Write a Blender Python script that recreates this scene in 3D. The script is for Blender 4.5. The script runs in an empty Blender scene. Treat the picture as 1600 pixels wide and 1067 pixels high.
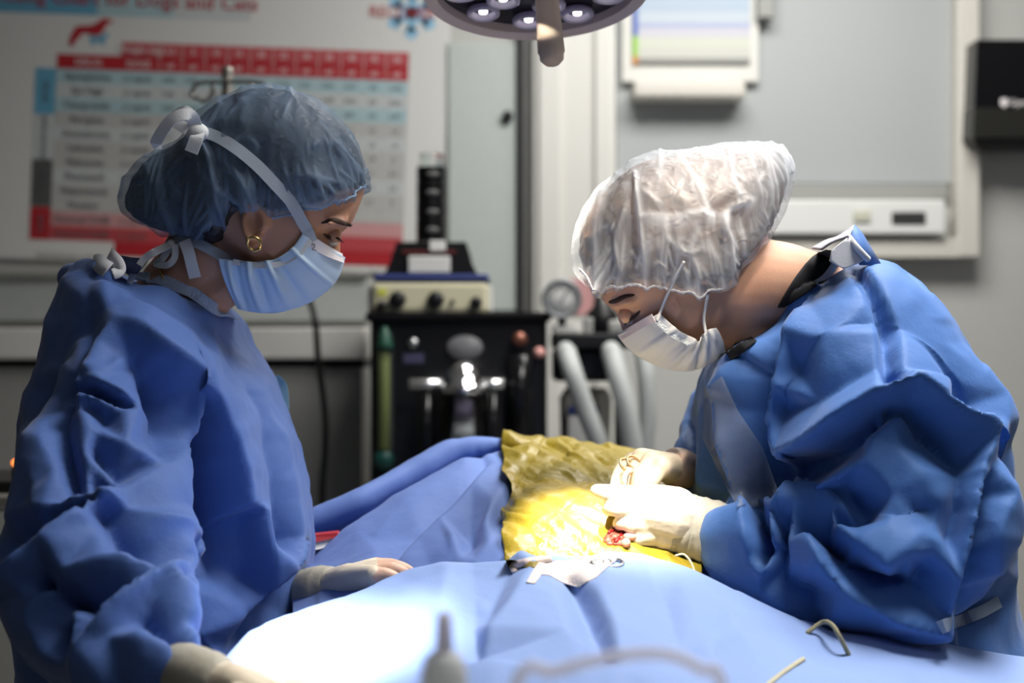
import bpy, bmesh, math, random
import numpy as np
from mathutils import Vector, Matrix, noise
from mathutils.bvhtree import BVHTree
from mathutils.geometry import delaunay_2d_cdt

random.seed(7)
rng = np.random.default_rng(7)
PI = math.pi
scene = bpy.context.scene
COL = scene.collection
F = 50.0 / 36.0 * 1600.0          # focal length in pixels of the 1600 x 1067 frame
CZ = 1.35                         # camera height
K = 0.835                         # scale of the depths written for the people and the table

def P(x, y, Y):
    return Vector(((x - 800) / F * Y, Y, CZ - (y - 533.5) / F * Y))
def q(x, y, Y):
    return P(x, y, Y * K)
def proj(co):
    return np.stack([800 + F * co[:, 0] / co[:, 1], 533.5 - F * (co[:, 2] - CZ) / co[:, 1]], 1)

# ------------------------------------------------------------------ materials
def mat(name, col, rough=0.6, metal=0.0, spec=0.4, bump=None, vary=None, sss=0.0, sheen=0.0,
        transmission=0.0, emit=None, alpha=None, coat=0.0, ior=1.45):
    m = bpy.data.materials.new(name); m.use_nodes = True
    nt = m.node_tree; b = nt.nodes['Principled BSDF']
    b.inputs['Base Color'].default_value = (*col, 1)
    b.inputs['Roughness'].default_value = rough
    b.inputs['Metallic'].default_value = metal
    b.inputs['Specular IOR Level'].default_value = spec
    b.inputs['IOR'].default_value = ior
    b.inputs['Transmission Weight'].default_value = transmission
    b.inputs['Coat Weight'].default_value = coat
    if sss:
        b.inputs['Subsurface Weight'].default_value = sss
        b.inputs['Subsurface Radius'].default_value = (0.010, 0.004, 0.002)
        b.inputs['Subsurface Scale'].default_value = 1.0
    if sheen:
        b.inputs['Sheen Weight'].default_value = sheen
        b.inputs['Sheen Roughness'].default_value = 0.5
    if emit:
        b.inputs['Emission Color'].default_value = (*emit[0], 1)
        b.inputs['Emission Strength'].default_value = emit[1]
    if alpha is not None:
        b.inputs['Alpha'].default_value = alpha
    tc = nt.nodes.new('ShaderNodeTexCoord')
    if vary:
        sc, col2 = vary
        n = nt.nodes.new('ShaderNodeTexNoise'); n.inputs['Scale'].default_value = sc
        n.inputs['Detail'].default_value = 5
        r = nt.nodes.new('ShaderNodeMix'); r.data_type = 'RGBA'
        r.inputs[6].default_value = (*col, 1); r.inputs[7].default_value = (*col2, 1)
        nt.links.new(tc.outputs['Object'], n.inputs['Vector'])
        nt.links.new(n.outputs['Fac'], r.inputs[0])
        nt.links.new(r.outputs[2], b.inputs['Base Color'])
    if bump:
        last = None
        for kind, sc, dist in bump:
            if kind == 'noise':
                n = nt.nodes.new('ShaderNodeTexNoise'); n.inputs['Detail'].default_value = 6
                out = n.outputs['Fac']
            elif kind == 'ridge':
                n = nt.nodes.new('ShaderNodeTexNoise'); n.noise_type = 'RIDGED_MULTIFRACTAL'
                n.inputs['Detail'].default_value = 3; n.inputs['Distortion'].default_value = 0.6
                out = n.outputs['Fac']
            else:
                n = nt.nodes.new('ShaderNodeTexVoronoi'); n.feature = 'F1'
                out = n.outputs['Distance']
            n.inputs['Scale'].default_value = sc
            nt.links.new(tc.outputs['Object'], n.inputs['Vector'])
            bp = nt.nodes.new('ShaderNodeBump'); bp.inputs['Distance'].default_value = dist
            bp.inputs['Strength'].default_value = 1.0
            nt.links.new(out, bp.inputs['Height'])
            if last: nt.links.new(last.outputs['Normal'], bp.inputs['Normal'])
            last = bp
        nt.links.new(last.outputs['Normal'], b.inputs['Normal'])
    return m

def veil(name, col, opac, bump, trans=0.5, opac2=None, scale=40):
    """thin non-woven cloth: diffuse + translucent over a see-through weave"""
    m = bpy.data.materials.new(name); m.use_nodes = True
    nt = m.node_tree; nt.nodes.clear()
    out = nt.nodes.new('ShaderNodeOutputMaterial')
    d = nt.nodes.new('ShaderNodeBsdfPrincipled'); t = nt.nodes.new('ShaderNodeBsdfTranslucent')
    tr = nt.nodes.new('ShaderNodeBsdfTransparent')
    d.inputs['Base Color'].default_value = (*col, 1); d.inputs['Roughness'].default_value = 0.5
    d.inputs['Specular IOR Level'].default_value = 0.35
    t.inputs['Color'].default_value = (*col, 1)
    m1 = nt.nodes.new('ShaderNodeMixShader'); m1.inputs[0].default_value = trans
    m2 = nt.nodes.new('ShaderNodeMixShader'); m2.inputs[0].default_value = opac
    tc = nt.nodes.new('ShaderNodeTexCoord')
    last = None
    for sc, dist in bump:
        n = nt.nodes.new('ShaderNodeTexNoise'); n.noise_type = 'RIDGED_MULTIFRACTAL'
        n.inputs['Scale'].default_value = sc; n.inputs['Detail'].default_value = 2
        n.inputs['Distortion'].default_value = 0.8
        nt.links.new(tc.outputs['Object'], n.inputs['Vector'])
        bp = nt.nodes.new('ShaderNodeBump'); bp.inputs['Distance'].default_value = dist
        nt.links.new(n.outputs['Fac'], bp.inputs['Height'])
        if last: nt.links.new(last.outputs['Normal'], bp.inputs['Normal'])
        last = bp
    if last:
        nt.links.new(last.outputs['Normal'], d.inputs['Normal']); nt.links.new(last.outputs['Normal'], t.inputs['Normal'])
    if opac2 is not None:
        n = nt.nodes.new('ShaderNodeTexNoise'); n.inputs['Scale'].default_value = scale
        n.noise_type = 'RIDGED_MULTIFRACTAL'; n.inputs['Detail'].default_value = 3; n.inputs['Distortion'].default_value = 1.0
        nt.links.new(tc.outputs['Object'], n.inputs['Vector'])
        mr = nt.nodes.new('ShaderNodeMapRange'); mr.inputs[1].default_value = 0.45; mr.inputs[2].default_value = 1.35
        mr.inputs[3].default_value = opac; mr.inputs[4].default_value = opac2
        nt.links.new(n.outputs['Fac'], mr.inputs[0])
        at = nt.nodes.new('ShaderNodeAttribute'); at.attribute_name = 'doubled'      # cloth folded on itself lets less through
        ad = nt.nodes.new('ShaderNodeMath'); ad.operation = 'MULTIPLY_ADD'; ad.inputs[1].default_value = .42; ad.use_clamp = True
        nt.links.new(at.outputs['Fac'], ad.inputs[0]); nt.links.new(mr.outputs[0], ad.inputs[2]); nt.links.new(ad.outputs[0], m2.inputs[0])
    nt.links.new(d.outputs[0], m1.inputs[1]); nt.links.new(t.outputs[0], m1.inputs[2])
    nt.links.new(tr.outputs[0], m2.inputs[1]); nt.links.new(m1.outputs[0], m2.inputs[2])
    nt.links.new(m2.outputs[0], out.inputs['Surface'])
    return m

# ------------------------------------------------------------------ mesh collecting
class MB:
    def __init__(s): s.v = []; s.f = []
    def add(s, v, f):
        o = len(s.v); s.v += [tuple(p) for p in v]; s.f += [tuple(i + o for i in fc) for fc in f]; return s
    def bm(s, b):
        b.verts.index_update(); s.add([v.co[:] for v in b.verts], [[v.index for v in f.verts] for f in b.faces]); b.free(); return s
    def box(s, lo, hi, bev=0.0, seg=2, rot=None):
        b = bmesh.new(); bmesh.ops.create_cube(b, size=1)
        c = [(a + d) / 2 for a, d in zip(lo, hi)]; z = [max(abs(d - a), 1e-4) for a, d in zip(lo, hi)]
        bmesh.ops.scale(b, vec=z, verts=b.verts)
        if bev: bmesh.ops.bevel(b, geom=list(b.edges), offset=min(bev, min(z) * .45), segments=seg, affect='EDGES', profile=0.5)
        if rot is not None: bmesh.ops.rotate(b, cent=(0, 0, 0), matrix=rot, verts=b.verts)
        bmesh.ops.translate(b, vec=c, verts=b.verts)
        return s.bm(b)
    def tube(s, pts, r, n=12, ell=None, up=None, round_ends=True, closed=False):
        pts = [Vector(p) for p in pts]; m = len(pts)
        r = [r] * m if not hasattr(r, '__len__') else list(r)
        ell = [1.0] * m if ell is None else ([ell] * m if not hasattr(ell, '__len__') else ell)
        if round_ends and not closed:
            a, b = (pts[0] - pts[1]).normalized(), (pts[-1] - pts[-2]).normalized()
            P0, P1, r0, r1, e0, e1 = pts[0], pts[-1], r[0], r[-1], ell[0], ell[-1]
            hs = (0.99, 0.86, 0.6, 0.3)
            pts = [P0 + a * r0 * h for h in hs] + pts + [P1 + b * r1 * h for h in hs[::-1]]
            r = [r0 * math.sqrt(1 - h * h) for h in hs] + r + [r1 * math.sqrt(1 - h * h) for h in hs[::-1]]
            ell = [e0] * 4 + list(ell) + [e1] * 4
            m = len(pts)
        V = []; N = None
        for i in range(m):
            if closed: t = pts[(i + 1) % m] - pts[i - 1]
            else: t = pts[min(i + 1, m - 1)] - pts[max(i - 1, 0)]
            t.normalize()
            if up is not None:
                N = Vector(up) - t * Vector(up).dot(t)
            elif N is None:
                a = Vector((0, 0, 1)) if abs(t.z) < .9 else Vector((1, 0, 0)); N = a - t * a.dot(t)
            else: N = N - t * N.dot(t)
            N.normalize(); B = t.cross(N)
            for k in range(n):
                a = 2 * PI * k / n
                V.append(pts[i] + N * (math.cos(a) * r[i]) + B * (math.sin(a) * r[i] * ell[i]))
        Fc = []
        for i in range(m if closed else m - 1):
            j = (i + 1) % m
            for k in range(n):
                Fc.append((i * n + k, i * n + (k + 1) % n, j * n + (k + 1) % n, j * n + k))
        if not closed:
            Fc.append(tuple(range(n - 1, -1, -1))); Fc.append(tuple((m - 1) * n + k for k in range(n)))
        return s.add(V, Fc)
    def cyl(s, a, b, r, n=24, r2=None):
        a, b = Vector(a), Vector(b)
        return s.tube([a, a.lerp(b, .001), a.lerp(b, .999), b], [r * .985, r, r if r2 is None else r2, (r if r2 is None else r2) * .985], n, round_ends=False)
    def lathe(s, prof, o, axis=(0, 0, 1), n=32, caps=True):
        o = Vector(o); ax = Vector(axis).normalized()
        u = Vector((1, 0, 0)) if abs(ax.x) < .9 else Vector((0, 1, 0)); u = (u - ax * u.dot(ax)).normalized(); w = ax.cross(u)
        V = []
        for (r, h) in prof:
            for k in range(n):
                a = 2 * PI * k / n; V.append(o + ax * h + u * (r * math.cos(a)) + w * (r * math.sin(a)))
        m = len(prof)
        Fc = [(i * n + k, i * n + (k + 1) % n, (i + 1) * n + (k + 1) % n, (i + 1) * n + k) for i in range(m - 1) for k in range(n)]
        if caps and prof[0][0] > 1e-6: Fc.append(tuple(range(n - 1, -1, -1)))
        if caps and prof[-1][0] > 1e-6: Fc.append(tuple((m - 1) * n + k for k in range(n)))
        return s.add(V, Fc)
    def ball(s, c, r, n=20, sc=(1, 1, 1), rot=None):
        b = bmesh.new(); bmesh.ops.create_uvsphere(b, u_segments=n, v_segments=max(8, n * 2 // 3), radius=r)
        bmesh.ops.scale(b, vec=sc, verts=b.verts)
        if rot is not None: bmesh.ops.rotate(b, cent=(0, 0, 0), matrix=rot, verts=b.verts)
        bmesh.ops.translate(b, vec=c, verts=b.verts); return s.bm(b)
    def prism(s, pts, off):
        n = len(pts); off = Vector(off); A = [Vector(p) for p in pts]; B = [p + off for p in A]
        return s.add(A + B, [tuple(range(n)), tuple(range(2 * n - 1, n - 1, -1))] + [(i, (i + n), ((i + 1) % n) + n, (i + 1) % n) for i in range(n)])
    def grid(s, G, closed_u=False):
        nv, nu = len(G), len(G[0]); V = [p for row in G for p in row]
        Fc = [(i * nu + j, i * nu + (j + 1) % nu, (i + 1) * nu + (j + 1) % nu, (i + 1) * nu + j) for i in range(nv - 1) for j in range(nu if closed_u else nu - 1)]
        return s.add(V, Fc)
    def build(s, name, m, parent=None, smooth=True, autosmooth=None, solid=0.0, offset=0.0, normals=True):
        me = bpy.data.meshes.new(name); me.from_pydata([tuple(map(float, p)) for p in s.v], [], s.f); me.validate(); me.update()
        if normals:
            b = bmesh.new(); b.from_mesh(me); bmesh.ops.recalc_face_normals(b, faces=b.faces); b.to_mesh(me); b.free()
        if smooth:
            for p in me.polygons: p.use_smooth = True
            if autosmooth:
                me.set_sharp_from_angle(angle=math.radians(autosmooth))
        me.materials.append(m)
        o = bpy.data.objects.new(name, me); COL.objects.link(o)
        if parent is not None: put(o, parent)
        if solid:
            md = o.modifiers.new('thickness', 'SOLIDIFY'); md.thickness = solid; md.offset = offset
        return o

def wmat(o):
    m = o.matrix_basis.copy() if o.type == 'EMPTY' else Matrix.Translation(o.location)
    return wmat(o.parent) @ o.matrix_parent_inverse @ m if o.parent is not None else Matrix.Translation(o.location)
def put(o, parent):
    o.parent = parent; o.matrix_parent_inverse = wmat(parent).inverted(); return o
def rebase(o, base):
    base = Vector(base); o.data.transform(Matrix.Translation(-base)); o.location = base; return o
def tag(o, label=None, cat=None, group=None, kind=None):
    if label: o['label'] = label
    if cat: o['category'] = cat
    if group: o['group'] = group
    if kind: o['kind'] = kind
    return o
def thing(name, label, cat, loc=(0, 0, 0), group=None):
    o = bpy.data.objects.new(name, None); o.empty_display_size = .05; COL.objects.link(o); o.location = loc
    return tag(o, label, cat, group)
def struct(name, mb, m, **k):
    o = mb.build(name, m, smooth=False, **k); o['kind'] = 'structure'; return o

def pbox(mb, x0, y0, x1, y1, Y, depth, bev=0.004):
    """bevelled box whose front face covers that part of the photo at distance Y"""
    a, b = P(x0, y1, Y), P(x1, y0, Y)
    return mb.box((a.x, Y, a.z), (b.x, Y + depth, b.z), bev)

# ------------------------------------------------------------------ numpy surface tools
def remeshed(mb, voxel, it=2, lam=0.5):
    o = mb.build('work', MAT['tmp'], normals=False)
    md = o.modifiers.new('r', 'REMESH'); md.mode = 'VOXEL'; md.voxel_size = voxel; md.adaptivity = 0
    bpy.context.view_layer.update()
    ev = o.evaluated_get(bpy.context.evaluated_depsgraph_get()); me = ev.to_mesh()
    n = len(me.vertices); co = np.empty(n * 3); me.vertices.foreach_get('co', co); co = co.reshape(-1, 3)
    fs = [tuple(p.vertices) for p in me.polygons]
    ev.to_mesh_clear(); old = o.data; bpy.data.objects.remove(o); bpy.data.meshes.remove(old)
    co = laplace(co, fs, it, lam)
    return co, fs
def edges_of(fs):
    e = []
    for f in fs:
        for i in range(len(f)): e.append((f[i], f[(i + 1) % len(f)]))
    return np.array(e)
def laplace(co, fs, it, lam=0.5, mask=None, E=None):
    if it == 0: return co
    if E is None: E = edges_of(fs)
    n = len(co); i, j = E[:, 0], E[:, 1]
    deg = np.bincount(i, minlength=n) + np.bincount(j, minlength=n)
    deg = np.maximum(deg, 1)
    for _ in range(it):
        acc = np.stack([np.bincount(i, co[j, k], n) + np.bincount(j, co[i, k], n) for k in range(3)], 1) / deg[:, None]
        d = (acc - co) * lam
        if mask is not None: d *= mask[:, None]
        co = co + d
    return co
def normals_of(co, fs):
    n = np.zeros_like(co)
    q4 = np.array([(f[0], f[1], f[2], f[3] if len(f) > 3 else f[0]) for f in fs])
    c = np.cross(co[q4[:, 2]] - co[q4[:, 0]], co[q4[:, 3]] - co[q4[:, 1]])
    tri = q4[:, 3] == q4[:, 0]
    if tri.any(): c[tri] = np.cross(co[q4[tri, 1]] - co[q4[tri, 0]], co[q4[tri, 2]] - co[q4[tri, 0]])
    for k in range(4):
        for a in range(3): n[:, a] += np.bincount(q4[:, k], c[:, a], len(co))
    return n / np.maximum(np.linalg.norm(n, axis=1), 1e-12)[:, None]
def net_eval(lines, pts2, box):
    """folds: creases [(x, y, mm) ...] meshed into flat facets; read off at points"""
    V = []; H = []; E = []
    x0, y0, x1, y1 = box
    for ln in lines:
        s = len(V)
        for k, p in enumerate(ln):
            V.append(Vector((p[0], p[1]))); H.append(p[2])
            if k: E.append((s + k - 1, s + k))
    for t in np.linspace(0, 1, 9):
        for c in ((x0 + (x1 - x0) * t, y0), (x0 + (x1 - x0) * t, y1), (x0, y0 + (y1 - y0) * t), (x1, y0 + (y1 - y0) * t)):
            V.append(Vector(c)); H.append(0.0)
    vo, eo, fo, ov, oe, of = delaunay_2d_cdt(V, E, [], 0, 0.01)
    h = []
    for k, src in enumerate(ov):
        if src: h.append(float(np.mean([H[i] for i in src])))
        else:
            d = [(vo[k] - v).length for v in V]; h.append(H[int(np.argmin(d))])
    out = np.zeros(len(pts2))
    for f in fo:
        a, b, c = [np.array(vo[i][:]) for i in f[:3]]
        mn = np.minimum(np.minimum(a, b), c) - .01; mx = np.maximum(np.maximum(a, b), c) + .01
        idx = np.where((pts2[:, 0] >= mn[0]) & (pts2[:, 0] <= mx[0]) & (pts2[:, 1] >= mn[1]) & (pts2[:, 1] <= mx[1]))[0]
        if not len(idx): continue
        p = pts2[idx]; d = (b[1] - c[1]) * (a[0] - c[0]) + (c[0] - b[0]) * (a[1] - c[1])
        if abs(d) < 1e-9: continue
        u = ((b[1] - c[1]) * (p[:, 0] - c[0]) + (c[0] - b[0]) * (p[:, 1] - c[1])) / d
        v = ((c[1] - a[1]) * (p[:, 0] - c[0]) + (a[0] - c[0]) * (p[:, 1] - c[1])) / d
        w = 1 - u - v; ok = (u > -1e-4) & (v > -1e-4) & (w > -1e-4)
        out[idx[ok]] = u[ok] * h[f[0]] + v[ok] * h[f[1]] + w[ok] * h[f[2]]
    return out
def crumple(co, amp, freq, seed=0.0, octs=3):
    """ridged crumple noise along a surface"""
    out = np.zeros(len(co))
    for i, p in enumerate(co):
        a = 0.0; s = 1.0; f = freq
        for k in range(octs):
            n = noise.noise(Vector((p[0] * f + seed, p[1] * f + 3.1 * k, p[2] * f - seed)))
            a += s * (1 - 2.6 * abs(n)); s *= .5; f *= 2.1
        out[i] = a
    return (out - out.mean()) * amp
def ridges(co, amp, freq, seed=0.0, sharp=7, st=(1, 1, 1)):
    """thin raised wrinkle lines"""
    out = np.empty(len(co)); f = np.array(st) * freq
    for i, p in enumerate(co):
        v = Vector((p[0] * f[0] + seed, p[1] * f[1] - seed, p[2] * f[2] + 2 * seed))
        a = 1 - min(1, 1.6 * abs(noise.noise(v + noise.noise_vector(v * .6) * .7))); out[i] = a ** sharp
    return (out - .2) * amp
def facets(p2, box, step, amp, seed):
    """small flat creases of paper-like cloth"""
    r = np.random.default_rng(seed); n = int((box[2] - box[0]) * (box[3] - box[1]) / step ** 2)
    return net_eval([[(x, y, h)] for x, y, h in zip(r.uniform(box[0], box[2], n), r.uniform(box[1], box[3], n), r.uniform(-amp, amp, n))], p2, box)
def wrinkle(p2, lines, wd):
    """narrow pinched ridges along lines (x, y, strength)"""
    out = np.zeros(len(p2))
    for ln in lines:
        pp = smooth_path([Vector(p) for p in ln], 6 * len(ln))
        for a, b in zip(pp[:-1], pp[1:]):
            m = (p2[:, 0] > min(a.x, b.x) - 16) & (p2[:, 0] < max(a.x, b.x) + 16) & (p2[:, 1] > min(a.y, b.y) - 16) & (p2[:, 1] < max(a.y, b.y) + 16)
            i = np.where(m)[0]
            if not len(i): continue
            d = np.array([b.x - a.x, b.y - a.y]); L = max(d @ d, 1e-6); t = np.clip(((p2[i] - np.array([a.x, a.y])) @ d) / L, 0, 1)
            r = np.linalg.norm(p2[i] - np.array([a.x, a.y]) - t[:, None] * d, axis=1); s = a.z + (b.z - a.z) * t
            out[i] = np.maximum(out[i], s * np.exp(-(r / wd) ** 2))
    return out
def folds(co, fs, lines, box, scale=1.0, amp=0.0, freq=6, seed=0, it=1, back_amp=0.006, E=None, lim=(0.05, .45), facet=(0, 0)):
    n = normals_of(co, fs)
    view = -(co - np.array([0, 0, CZ])); view /= np.linalg.norm(view, axis=1)[:, None]
    w = np.clip(((n * view).sum(1) - lim[0]) / (lim[1] - lim[0]), 0, 1); w = w * w * (3 - 2 * w)
    h = net_eval(lines, proj(co), box) * .001 * scale
    cr = crumple(co, 1.0, freq, seed)
    if facet[1]: h = h + facets(proj(co), box, facet[0], facet[1], int(seed * 10)) * .001
    d = h * w + cr * (amp * w + back_amp * (1 - w))
    co = co + n * d[:, None]
    return laplace(co, fs, it, .25, E=E)
def raw(name, co, fs, m, parent=None, **k):
    b = MB(); b.v = [tuple(p) for p in co]; b.f = fs
    return b.build(name, m, parent, normals=False, **k)

def bvh_of(*objs):
    V = []; Fc = []
    for o in objs:
        s = len(V); V += [v.co.copy() for v in o.data.vertices]; Fc += [tuple(i + s for i in p.vertices) for p in o.data.polygons]
    return BVHTree.FromPolygons(V, Fc)
CAM = Vector((0, 0, CZ))
def on_surf(b, x, y, off=0.002, default=1.3):
    d = (P(x, y, 1.0) - CAM).normalized()
    h = b.ray_cast(CAM, d)
    if h[0] is None: return P(x, y, default)
    return h[0] - d * off
def smooth_path(pts, n):
    pts = [Vector(p) for p in pts]; out = []
    m = len(pts)
    for k in range(n):
        t = k / (n - 1) * (m - 1); i = min(int(t), m - 2); u = t - i
        p0, p1, p2, p3 = pts[max(i - 1, 0)], pts[i], pts[i + 1], pts[min(i + 2, m - 1)]
        out.append(0.5 * ((2 * p1) + (p2 - p0) * u + (2 * p0 - 5 * p1 + 4 * p2 - p3) * u * u + (3 * p1 - p0 - 3 * p2 + p3) * u ** 3))
    return out
def ribbon(mb, pts, width, normal=None, n=24, thick=0.0006, twist=0.0):
    """flat cloth tape along a path"""
    pp = smooth_path(pts, n); L = []; nv = Vector(normal) if normal is not None else Vector((0, -1, 0))
    rows = [[], [], [], []]
    for k, p in enumerate(pp):
        t = (pp[min(k + 1, n - 1)] - pp[max(k - 1, 0)]).normalized()
        s = t.cross(nv).normalized(); u = s.cross(t).normalized()
        if twist:
            a = twist * k / (n - 1); s, u = s * math.cos(a) + u * math.sin(a), u * math.cos(a) - s * math.sin(a)
        wv = width if not hasattr(width, '__len__') else width[0] + (width[1] - width[0]) * k / (n - 1)
        rows[0].append(p + s * wv / 2 + u * thick); rows[1].append(p - s * wv / 2 + u * thick)
        rows[2].append(p - s * wv / 2 - u * thick); rows[3].append(p + s * wv / 2 - u * thick)
    G = [[rows[j][k] for j in range(4)] for k in range(n)]
    s0 = len(mb.v); mb.grid(G, closed_u=True)
    mb.f.append(tuple(s0 + j for j in (3, 2, 1, 0))); mb.f.append(tuple(s0 + (n - 1) * 4 + j for j in range(4)))
    return mb
def text_mesh(txt, size, m, name, parent, origin, xdir=(1, 0, 0), zdir=(0, 0, 1), align='LEFT', depth=0.0006):
    cu = bpy.data.curves.new('t', 'FONT'); cu.body = txt; cu.size = size; cu.align_x = align; cu.extrude = depth; cu.resolution_u = 2
    o = bpy.data.objects.new('t', cu); COL.objects.link(o); bpy.context.view_layer.update()
    ev = o.evaluated_get(bpy.context.evaluated_depsgraph_get()); me = ev.to_mesh()
    X = Vector(xdir); Z = Vector(zdir); Nn = X.cross(Z) * 1.0
    v = [Vector(origin) + X * p.co.x + Z * p.co.y + Nn * p.co.z for p in me.vertices]; f = [tuple(p.vertices) for p in me.polygons]
    ev.to_mesh_clear(); bpy.data.objects.remove(o); bpy.data.curves.remove(cu)
    b = MB(); b.add(v, f)
    return b if name is None else b.build(name, m, parent, smooth=False)

def rows_surface(rows, nu, nv, sm=8):
    """cloth from rows of 3-D points; each row resampled along the picture's x"""
    R = []
    for row in rows:
        x = np.array([p[0] for p in row], float); t = (x - x[0]) / (x[-1] - x[0])
        w = np.array([q(*p)[:] for p in row]); u = np.linspace(0, 1, nu)
        R.append(np.stack([np.interp(u, t, w[:, k]) for k in range(3)], 1))
    R = np.array(R)
    d = np.zeros(len(rows))
    for i in range(1, len(rows)): d[i] = d[i - 1] + np.linalg.norm(R[i] - R[i - 1], axis=1).mean()
    v = np.linspace(0, d[-1], nv)
    G = np.empty((nv, nu, 3))
    for j in range(nu):
        for k in range(3): G[:, j, k] = np.interp(v, d, R[:, j, k])
    for _ in range(sm):
        H = G.copy()
        H[1:-1] = .5 * H[1:-1] + .25 * (G[2:] + G[:-2]); G = H.copy()
        H[:, 1:-1] = .5 * G[:, 1:-1] + .25 * (G[:, 2:] + G[:, :-2]); G = H
    return G
def grid_faces(nv, nu):
    return [(i * nu + j, i * nu + j + 1, (i + 1) * nu + j + 1, (i + 1) * nu + j) for i in range(nv - 1) for j in range(nu - 1)]
# ------------------------------------------------------------------ palette
MAT = {}
MAT['tmp'] = bpy.data.materials.new('tmp')
MAT['hose'] = None
MAT['wall'] = mat('painted wall', (.50, .50, .475), .6, vary=(3, (.46, .46, .44)), bump=[('noise', 60, .0006)])
MAT['wall_panel'] = mat('grey wall panel', (.40, .42, .42), .5, vary=(2, (.37, .39, .39)))
MAT['white_frame'] = mat('white painted frame', (.66, .65, .61), .45, bump=[('noise', 25, .0006)])
MAT['cream_frame'] = mat('cream frame', (.60, .575, .52), .5)
MAT['tile'] = mat('grey stone splashback', (.34, .36, .35), .5, vary=(45, (.42, .44, .43)))
MAT['floor'] = mat('grey vinyl floor', (.25, .25, .25), .4, vary=(8, (.2, .2, .2)))
MAT['ceiling'] = mat('ceiling', (.7, .7, .69), .8)
MAT['cab'] = mat('grey cabinet', (.30, .30, .285), .45)
MAT['black'] = mat('black plastic', (.008, .008, .009), .35, bump=[('noise', 300, .0002)])
MAT['black_gloss'] = mat('gloss black', (.006, .006, .007), .15)
MAT['dark'] = mat('dark grey rubber', (.03, .03, .032), .6)
MAT['steel'] = mat('brushed steel', (.6, .6, .6), .3, 1.0)
MAT['chrome'] = mat('chrome', (.85, .85, .86), .1, 1.0)
MAT['white'] = mat('white plastic', (.72, .72, .70), .4)
MAT['glass'] = mat('clear glass', (.95, .97, .97), .03, transmission=1.0, ior=1.3)
MAT['paper'] = mat('white paper', (.66, .66, .64), .6)
MAT['red'] = mat('red print', (.42, .022, .03), .5)
MAT['red2'] = mat('lighter red print', (.47, .065, .075), .5)
MAT['pink'] = mat('pink print', (.57, .30, .30), .5)
MAT['blue'] = mat('blue print', (.13, .36, .52), .5)
MAT['paleblue'] = mat('pale blue print', (.38, .53, .57), .5)
MAT['pale'] = mat('pale print', (.53, .56, .56), .5)
MAT['greyrow'] = mat('grey print row', (.47, .47, .455), .5)
MAT['greydark'] = mat('dark grey print', (.10, .10, .10), .5)
MAT['ink'] = mat('grey ink', (.14, .14, .15), .6)
MAT['inkw'] = mat('white ink', (.75, .7, .7), .6)
MAT['cream'] = mat('cream enamel', (.60, .57, .40), .4)
MAT['navy'] = mat('navy plastic', (.03, .045, .16), .4)
MAT['hose'] = mat('white hose', (.43, .45, .44), .5)

# ------------------------------------------------------------------ the room
X0, X1, Y0, Y1, H = -2.5, 2.5, -1.3, 3.7, 2.7
struct('floor', MB().box((X0, Y0, -.08), (X1, Y1, 0)), MAT['floor'])
struct('ceiling', MB().box((X0, Y0, H), (X1, Y1, H + .08)), MAT['ceiling'])
struct('wall_back', MB().box((X0, Y1, 0), (X1, Y1 + .08, H)), MAT['wall'])
MAT['low_bounce_wall'] = mat('wall darkened to cut bounce', (.22, .22, .21), .7)  # for unseen walls; dark tone chosen to hold back bounced light
struct('wall_left', MB().box((X0 - .08, Y0, 0), (X0, Y1, H)), MAT['low_bounce_wall'])
struct('wall_right', MB().box((X1, Y0, 0), (X1 + .08, Y1, H)), MAT['wall'])
struct('wall_front', MB().box((X0, Y0 - .08, 0), (X1, Y0, H)), MAT['low_bounce_wall'])

def wallbox(x0, y0, x1, y1, proud, bev=.004):
    mb = MB(); pbox(mb, x0, y0, x1, y1, Y1 - proud, proud, bev); return mb
# pillar between the glazed panel and the recess, in three steps
m_ = MB(); pbox(m_, 832, -400, 962, 1500, 3.62, .08, .006); pbox(m_, 842, -400, 876, 1500, 3.605, .02, .004); pbox(m_, 930, -400, 955, 1500, 3.605, .02, .004)
struct('trim_1', m_, MAT['white_frame'])
m_ = MB(); pbox(m_, 1496, -400, 1532, 402, 3.63, .07, .006); pbox(m_, 962, 372, 1498, 402, 3.632, .068, .002)
struct('trim_2', m_, MAT['cream_frame'])
struct('trim_3', wallbox(962, -400, 1496, 288, .012), MAT['wall_panel'])
struct('trim_4', wallbox(962, 288, 1482, 312, .02), MAT['cab'])
struct('trim_5', wallbox(-700, 428, 575, 502, .02), MAT['tile'])
m_ = MB(); pbox(m_, -700, 424, 575, 431, 3.66, .04, .002); struct('trim_6', m_, MAT['cab'])
# glazed panel with its dark right stile
m_ = MB(); pbox(m_, 700, 66, 806, 486, 3.678, .02, .003)
glz = struct('window_1', m_, mat('frosted green glass', (.52, .57, .54), .35, vary=(50, (.46, .51, .48)), bump=[('noise', 30, .001)]))
m_ = MB(); pbox(m_, 806, 50, 818, 492, 3.672, .03, .002); pbox(m_, 690, 484, 818, 494, 3.672, .03, .002)
m_.build('stile', MAT['dark'], glz, smooth=False)
m_ = MB(); c_ = P(793, 182, 3.67); m_.lathe([(0.001, 0), (.012, .001), (.015, .008), (.010, .014), (.008, .02)], c_ + Vector((0, -.012, 0)), (0, 1, 0))
m_.build('window_knob', MAT['black'], glz)

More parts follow.
